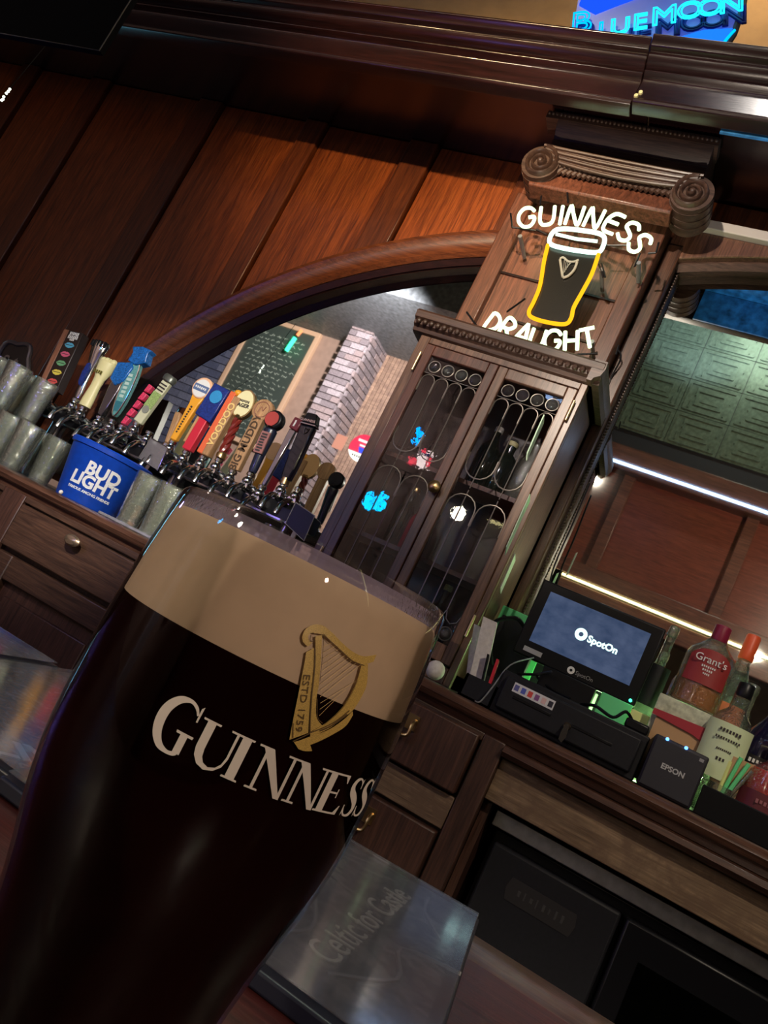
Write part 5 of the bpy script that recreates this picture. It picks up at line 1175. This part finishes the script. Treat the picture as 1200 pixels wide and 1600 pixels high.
# drawer
DZ = .047
dx0, dx1 = at(790, 1050, 1.655).x - .005, at(1018, 1150, 1.655).x
dw = thing('cash_drawer', 'black steel cash drawer under the till monitor with key in its lock', 'cash drawer', ((dx0 + dx1) / 2, 1.85, CT))
obj('drawer_case', MB().box(dx0, dx1, 1.665, 1.82, CT + .0005, DZ), M_BLACKM, dw, bev=.003)
obj('drawer_face', MB().box(dx0 + .012, dx1 - .012, 1.650, 1.668, CT + .012, DZ - .010), M_BLACKM, dw, bev=.004)
for x0, x1, dz in ((dx0 + .04, dx0 + .125, 0), (dx1 - .145, dx1 - .06, 0)):
    obj('media_slot', MB().box(x0, x1, 1.6485, 1.652, .0 - .002, .004), M_BLACK, dw, bev=.001)
k = at(886, 1135, 1.64); lk = obj('lock', MB().cyl((k.x, 1.652, k.z), (k.x, 1.642, k.z), .008, .008, 16), M_CHROME, dw)
obj('key', MB().cyl((k.x, 1.642, k.z), (k.x, 1.632, k.z), .004, .004, 8).prism([(k.x - .004, k.z), (k.x + .005, k.z + .002), (k.x + .007, k.z - .02), (k.x + .003, k.z - .034), (k.x - .005, k.z - .03), (k.x - .006, k.z - .012)], 1.630, 1.6325), M_CHROME_D, lk)
dec = [at(*p, 1.649) for p in ((803, 1066), (869, 1092), (864, 1110), (800, 1083))]
xa_, xb_ = (dec[0].x + dec[3].x) / 2, (dec[1].x + dec[2].x) / 2; zc = sum(p.z for p in dec) / 4
stk = obj('payment_sticker', MB().box(xa_, xb_, 1.6488, 1.650, zc - .010, zc + .010), plain('sticker_white', (.72, .72, .76), .5), dw)
for i, c_ in enumerate(((.12, .12, .35), (.1, .13, .55), (.7, .08, .07), (.25, .1, .3), (.75, .5, .5), (.03, .03, .05))):
    w_ = (xb_ - xa_) / 6; obj('card_mark', MB().box(xa_ + w_ * (i + .18), xa_ + w_ * (i + .82), 1.6482, 1.6489, zc - .006, zc + .006), plain('mark_%d' % i, c_, .5), stk)
# printer
px0, px1 = dx1 + .006, at(1107, 1187, 1.66).x
pw_ = (px0 + px1) / 2
prn = thing('receipt_printer', 'charcoal cube receipt printer right of the cash drawer', 'printer', (pw_, 1.71, CT))
obj('printer_body', MB().box(px0, px1, 1.64, 1.76, CT + .001, .060), M_PRINT, prn, bev=.004)
obj('front_cover', MB().box(px0 + .003, px1 - .003, 1.636, 1.642, CT + .005, .056), M_PRINT, prn, bev=.002)
obj('printer_lettering', MB().text('EPSON', .0145, T(pw_, 1.6355, .008) @ FRONT, bold=.0004), plain('silver_print', (.5, .5, .52), .4), prn, smooth=False)
marks(prn, 6, .034, .006, 0, plain('grey_print3', (.16, .16, .18), .4), 0)
for x in (px0 + .022, px0 + .058): obj('status_light', MB().ball((x, 1.6375, .058), .0032, 8), emis('blue_status', (.05, .2, 1), 6), prn)
obj('badge_dot', MB().box(px1 - .016, px1 - .008, 1.6352, 1.6365, .046, .052), plain('badge_grey', (.3, .3, .32), .5), prn)
# speed-rail tray to the right
tag(obj('black_tray', MB().prism([(1.66, CT), (1.66, .012), (1.668, .012), (1.672, CT + .008), (1.99, CT + .008), (1.99, .03), (2.0, .03), (2.0, CT)], px1 + .008, .75, 'yz'), M_BLACK, bev=.002), 'long black tray holding bottles right of the printer', 'tray')
tag(obj('card_box', MB().prism([(px1 + .018, .012), (px1 + .17, .010), (px1 + .17, .09), (px1 + .02, .085)], 1.70, 1.712), M_CARD), 'torn brown cardboard divider standing in the tray', 'cardboard')
# napkin and straw caddy
nx = at(750, 1085, 1.69)
nc = thing('caddy', 'black wire caddy of receipts and straws left of the cash drawer', 'caddy', (nx.x, 1.70, CT))
obj('basket', MB().box(nx.x - .04, nx.x + .035, 1.665, 1.672, CT, CT + .05).box(nx.x - .04, nx.x + .035, 1.735, 1.742, CT, CT + .05).box(nx.x - .04, nx.x - .034, 1.665, 1.742, CT, CT + .05).box(nx.x + .029, nx.x + .035, 1.665, 1.742, CT, CT + .05).box(nx.x - .04, nx.x + .035, 1.665, 1.742, CT, CT + .005), M_BLACKM, nc)
for px, py, bx, w_, hh, dy, mt, lb in ((766, 968, 742, .034, 0, .0, M_PAPER, 'tall pale paper bundle standing in the caddy'), (748, 978, 733, .022, 0, .02, M_PAPER, 'narrower paper strip behind the tall bundle'), (778, 1030, 762, .006, 0, -.012, M_RED, 'thin red-tipped stick in the caddy'), (736, 1006, 728, .006, 0, .03, M_STEEL, 'thin grey stick leaning left in the caddy'), (763, 1022, 752, .005, 0, -.018, M_BLACK, 'short black stick before the paper bundle')):
    a = at(px, py, 1.69 + dy); b_ = at(bx, 1082, 1.69 + dy); zb_ = CT + .006
    tag(obj('paper_bundle' if mt is M_PAPER else 'stir_stick', MB().raw([(b_.x - w_ / 2, 1.69 + dy, zb_), (b_.x + w_ / 2, 1.69 + dy, zb_), (a.x + w_ / 2, 1.69 + dy, a.z), (a.x - w_ / 2, 1.69 + dy, a.z), (b_.x - w_ / 2, 1.70 + dy, zb_), (b_.x + w_ / 2, 1.70 + dy, zb_), (a.x + w_ / 2, 1.702 + dy, a.z - .004), (a.x - w_ / 2, 1.702 + dy, a.z - .004)], [(0, 1, 2, 3), (4, 5, 6, 7), (0, 1, 5, 4), (1, 2, 6, 5), (2, 3, 7, 6), (3, 0, 4, 7)]), mt, smooth=False), lb, 'paper' if mt is M_PAPER else 'stick')
tag(obj('crumpled_cloth', MB().ball((at(680, 1048, 1.70).x, 1.70, CT + .024), .022, 14, 1.0), M_PAPER), 'crumpled white cloth at the cabinet foot right of the pint rim', 'cloth')
# cables, boxes and papers behind the till
def cable(label, pts, r=.0028, mat=M_BLACK):
    tag(obj('cable', MB().tube([tuple(v) for v in cr([Vector(p) for p in pts], 6)], r, 6), mat), label, 'cable')
cable('thin pale cord drooping from the till over the counter edge', [(dx0 + .03, 1.76, .10), (dx0 + .0, 1.70, .06), (dx0 - .008, 1.66, .0), (dx0 - .012, 1.625, CT + .008), (dx0 - .02, 1.612, CT + .004)], .0016, M_STEEL)
cable('black cable looping out beside the monitor left edge', [(mx0 - .04, 1.86, .05), (mx0 - .075, 1.83, .13), (mx0 - .03, 1.82, .17), (mx0 + .0, 1.84, .16), (mx0 + .03, 1.86, .14)], .005)
cable('tangled black cable on top of the cash drawer, left end', [(dx0 + .02, 1.72, DZ + .004), (dx0 + .06, 1.70, DZ + .02), (dx0 + .08, 1.74, DZ + .04), (dx0 + .05, 1.78, DZ + .02), (dx0 + .10, 1.76, DZ + .006), (dx0 + .14, 1.72, DZ + .004)], .003)
cable('black cable across the cash drawer top under the screen', [(dx1 - .15, 1.74, DZ + .004), (dx1 - .12, 1.70, DZ + .012), (dx1 - .08, 1.69, DZ + .006), (dx1 - .06, 1.73, DZ + .03), (dx1 - .03, 1.76, DZ + .004)], .0035)
cable('black cord running down the mirror frame to the till', [(-.405, 2.07, .62), (-.40, 2.06, .5), (-.395, 2.05, .35), (-.36, 2.0, .25)], .0025)
def block(name, label, cat, b, mt, bev=.002): tag(obj(name, MB().box(*b), mt, bev=bev), label, cat)
block('monitor_stand', 'black stand block between cash drawer and monitor', 'stand', ((mx0 + mx1) / 2 - .06, (mx0 + mx1) / 2 + .06, 1.77, 1.82, DZ, mz0 + .0), M_BLACK)
block('green_folder', 'bright green folder standing behind the monitor left edge', 'folder', (mx0 - .09, mx0 - .01, 1.93, 1.935, CT + .001, .20), M_GREEN)
block('black_box', 'black device box behind the left edge of the monitor', 'box', (mx0 - .075, mx0 + .03, 1.90, 1.925, CT + .001, .175), M_BLACKM)
block('green_notepad', 'green notepad under the right end of the monitor', 'notepad', (dx1 - .125, dx1 - .055, 1.80, 1.81, DZ, DZ + .052), M_GREEN)
block('yellow_card', 'yellow card beside the green notepad under the screen', 'card', (dx1 - .055, dx1 - .015, 1.79, 1.797, DZ, DZ + .045), M_YEL)
block('card_reader', 'small black card reader on the right end of the cash drawer', 'card reader', (dx1 - .055, dx1 - .008, 1.68, 1.735, DZ, DZ + .020), M_BLACK, .004)
block('paper_sheet', 'pale green sheets between drawer and monitor at the left', 'paper', (dx0 + .07, dx0 + .15, 1.87, 1.875, DZ, DZ + .075), plain('sheet', (.6, .75, .6), .7))
# low green-yellow light strip that lights the bottles from behind
tag(obj('shelf_light', MB().box(dx0 + .02, .7, 2.085, 2.095, CT + .06, CT + .068), emis('green_yellow_led', (.45, 1, .32), 9)), 'green-yellow light strip on the counter behind the till and bottles', 'light strip')
light('shelf_glow', 'AREA', (.05, 2.04, CT + .05), (.05, 1.6, .06), 3.5, (.5, 1, .38), .5, sy=.03)
# ================================================================= BOTTLES AT THE RIGHT
def on(px, py, y): return at(px, py, y)
GL = M_BOTTLE
bx = on(1022, 1060, 1.89); bt_ = on(1050, 978, 1.89)
bottle('liquor_bottle', 'slim clear bottle with a dark label next to the monitor', (bx.x, 1.89, CT + .001), bt_.z - CT, .028, P_WINE, GL, M_TUMBLER, lab=M_BLACKM, lz=(.45, .72))
b = on(1072, 1100, 1.80); e = on(1107, 968, 1.80)
block('bottle_box', 'white and red carton standing under the whisky bottle', 'box', (b.x - .055, b.x + .06, 1.75, 1.86, CT + .008, b.z - .004), plain('carton_white', (.50, .52, .38), .6, noise=.3, nscale=18))
rb = thing('cardboard_tray', 'flat brown cardboard tray with a dark red band before the white carton', 'tray', (b.x, 1.74, CT + .008))
obj('front_wall', MB().box(b.x - .045, b.x + .062, 1.735, 1.748, CT + .008, b.z - .052), M_CARD, rb)
obj('red_band', MB().prism([(b.x - .055, b.z - .040), (b.x + .066, b.z - .034), (b.x + .066, b.z - .068), (b.x + .03, b.z - .058), (b.x - .055, b.z - .052)], 1.730, 1.7345), plain('carton_red', (.38, .02, .035), .5), rb)
bottle('whisky_bottle', 'whisky bottle with a dark red arched label reading Grant\'s', (b.x + .012, 1.80, b.z - .002), e.z - b.z, .044, P_LIQ, GL, plain('wine_red_cap', (.25, .015, .05), .35), AMB, .42, plain('dark_red_label', (.32, .03, .03), .5), sx=1.15, lz=(.26, .66), txt=[("Grant's", .022, .54), ('~~~~~~~', .007, .46), ('~~~~~', .007, .42), ('~~~~', .006, .38)], caph=.17, arch=.10, spread=52)
b = on(1118, 1120, 1.905); e = on(1165, 988, 1.905)
bottle('liquor_bottle', 'clear bottle with an orange-red cap beside the whisky', (b.x + .012, 1.905, CT + .009), e.z - CT - .009, .040, P_LIQ, GL, plain('orange_red_cap', (.75, .10, .03), .4), None, .5, plain('orange_label', (.7, .2, .08), .5), lz=(.42, .58), caph=.14)
b = on(1100, 1190, 1.73); e = on(1140, 1056, 1.73)
bottle('liquor_bottle', 'clear bottle with black cap and pale green-yellow label, front row', (b.x + .022, 1.735, CT + .009), e.z - CT - .009, .038, P_FLASK, GL, M_BLACK, None, .5, plain('pale_green_label', (.66, .76, .48), .6), sx=1.15, lz=(.25, .66), txt=[('~~~~~~~', .010, .60), ('~~~~~~~~~~', .008, .54), ('~~~~~~~~', .006, .46), ('~~~', .010, .39)], tmat=M_DKTXT, caph=.10)
b = on(1160, 1180, 1.80)
bottle('liquor_bottle', 'black-labelled bottle with a white band at the right edge', (b.x + .035, 1.80, CT + .009), .29, .045, P_LIQ, plain('near_black_glass', (.01, .008, .03), .12, coat=.6), M_BLACK, None, .5, plain('black_label', (.02, .018, .02), .4), lz=(.1, .5), txt=[('~~~~~~~~', .012, .46), ('~~~', .02, .34)])
bottle('liquor_bottle', 'pale cloudy bottle behind the black-labelled one', (b.x - .015, 1.93, CT + .009), .30, .036, P_WINE, M_TUMBLER, M_TUMBLER)
b = on(1165, 1255, 1.70)
bottle('liquor_bottle', 'squat red liqueur bottle with a dark maroon label in the front right', (b.x + .03, 1.715, CT + .009), .19, .046, [(.9, 0), (1, .03), (1.0, .5), (.92, .62), (.4, .74), (.34, .97)], M_BOTTLE, M_BRASS, plain('red_liqueur', (.85, .02, .015), .15, coat=.5), .64, plain('maroon_label', (.12, .015, .025), .5), sx=1.1, lz=(.1, .42), txt=[('~~~~~~', .012, .33), ('~~~~~', .009, .22)], tmat=plain('dull_rose_print', (.35, .12, .14), .5))
b = on(1140, 1225, 1.69)
gc = thing('pen_glass', 'small glass holding green and clear straws right of the printer', 'glass', (b.x - .012, 1.695, CT + .009), world=False)
obj('cup', MB().lathe([(.018, 0), (.022, .06), (.021, .06), (.017, .004), (.001, .004)], 18, cap=False), M_TUMBLER, gc)
for i, (mt, dx, h_) in enumerate(((M_GREEN, .03, .12), (M_TUMBLER, .04, .11), (M_GREEN, .015, .125), (M_YEL, .0, .11), (M_TUMBLER, .05, .10))):
    obj('straw', MB().cyl((dx * .1, i * .003 - .006, .005), (dx, i * .004 - .006, h_), .004, .004, 8), mt, gc)
# dark hanging cabinet corner and light string at the upper left
c = at(155, 79, .42); z_ = c.z
hb_ = thing('hanging_screen', 'dark flat panel with thin pale edges hanging in the upper left corner', 'screen', (c.x - .07, .43, z_))
obj('case', MB().box(c.x - .16, c.x, .42, .426, z_, z_ + .35), plain('dead_black', (.002, .002, .003), 1, spec=.1), hb_)
obj('edge_trim', MB().tube([(c.x - .16, .42, z_), (c.x, .42, z_), (c.x, .42, z_ + .35)], .0005, 6), plain('edge_grey', (.07, .065, .06), .5), hb_)
obj('hanging_rod', MB().cyl((c.x - .08, .426, z_ + .34), (c.x - .08, .426, 3.4), .004), M_BLACK, hb_)
sl = [at(2, 158, 1.3), at(14, 140, 1.3)]
ls = thing('string_light', 'short string of tiny white lights at the upper left frame edge', 'string light', sl[0])
for i in range(6):
    t_ = i / 5; p = sl[0].lerp(sl[1], t_) + Vector((random.uniform(-.003, .003), 0, random.uniform(-.003, .003))); obj('bulb', MB().ball(p, .0035, 8), emis('bulb_glow', (.9, 1, .8), 3), ls)
obj('wire', MB().tube([sl[0] - Vector((.2, 0, .3)), sl[0], sl[1], sl[1] + Vector((.05, 0, .25))], .0012, 4), M_BLACK, ls)
# cyan light tube on the side, beyond the left frame edge
tag(obj('light_tube', MB().cyl((-3.6, 2.03, -.05), (-3.6, 2.03, .65), .02), emis('cyan_tube', (.25, .75, 1), 9)), 'upright cyan light tube on the panelled wall', 'light')
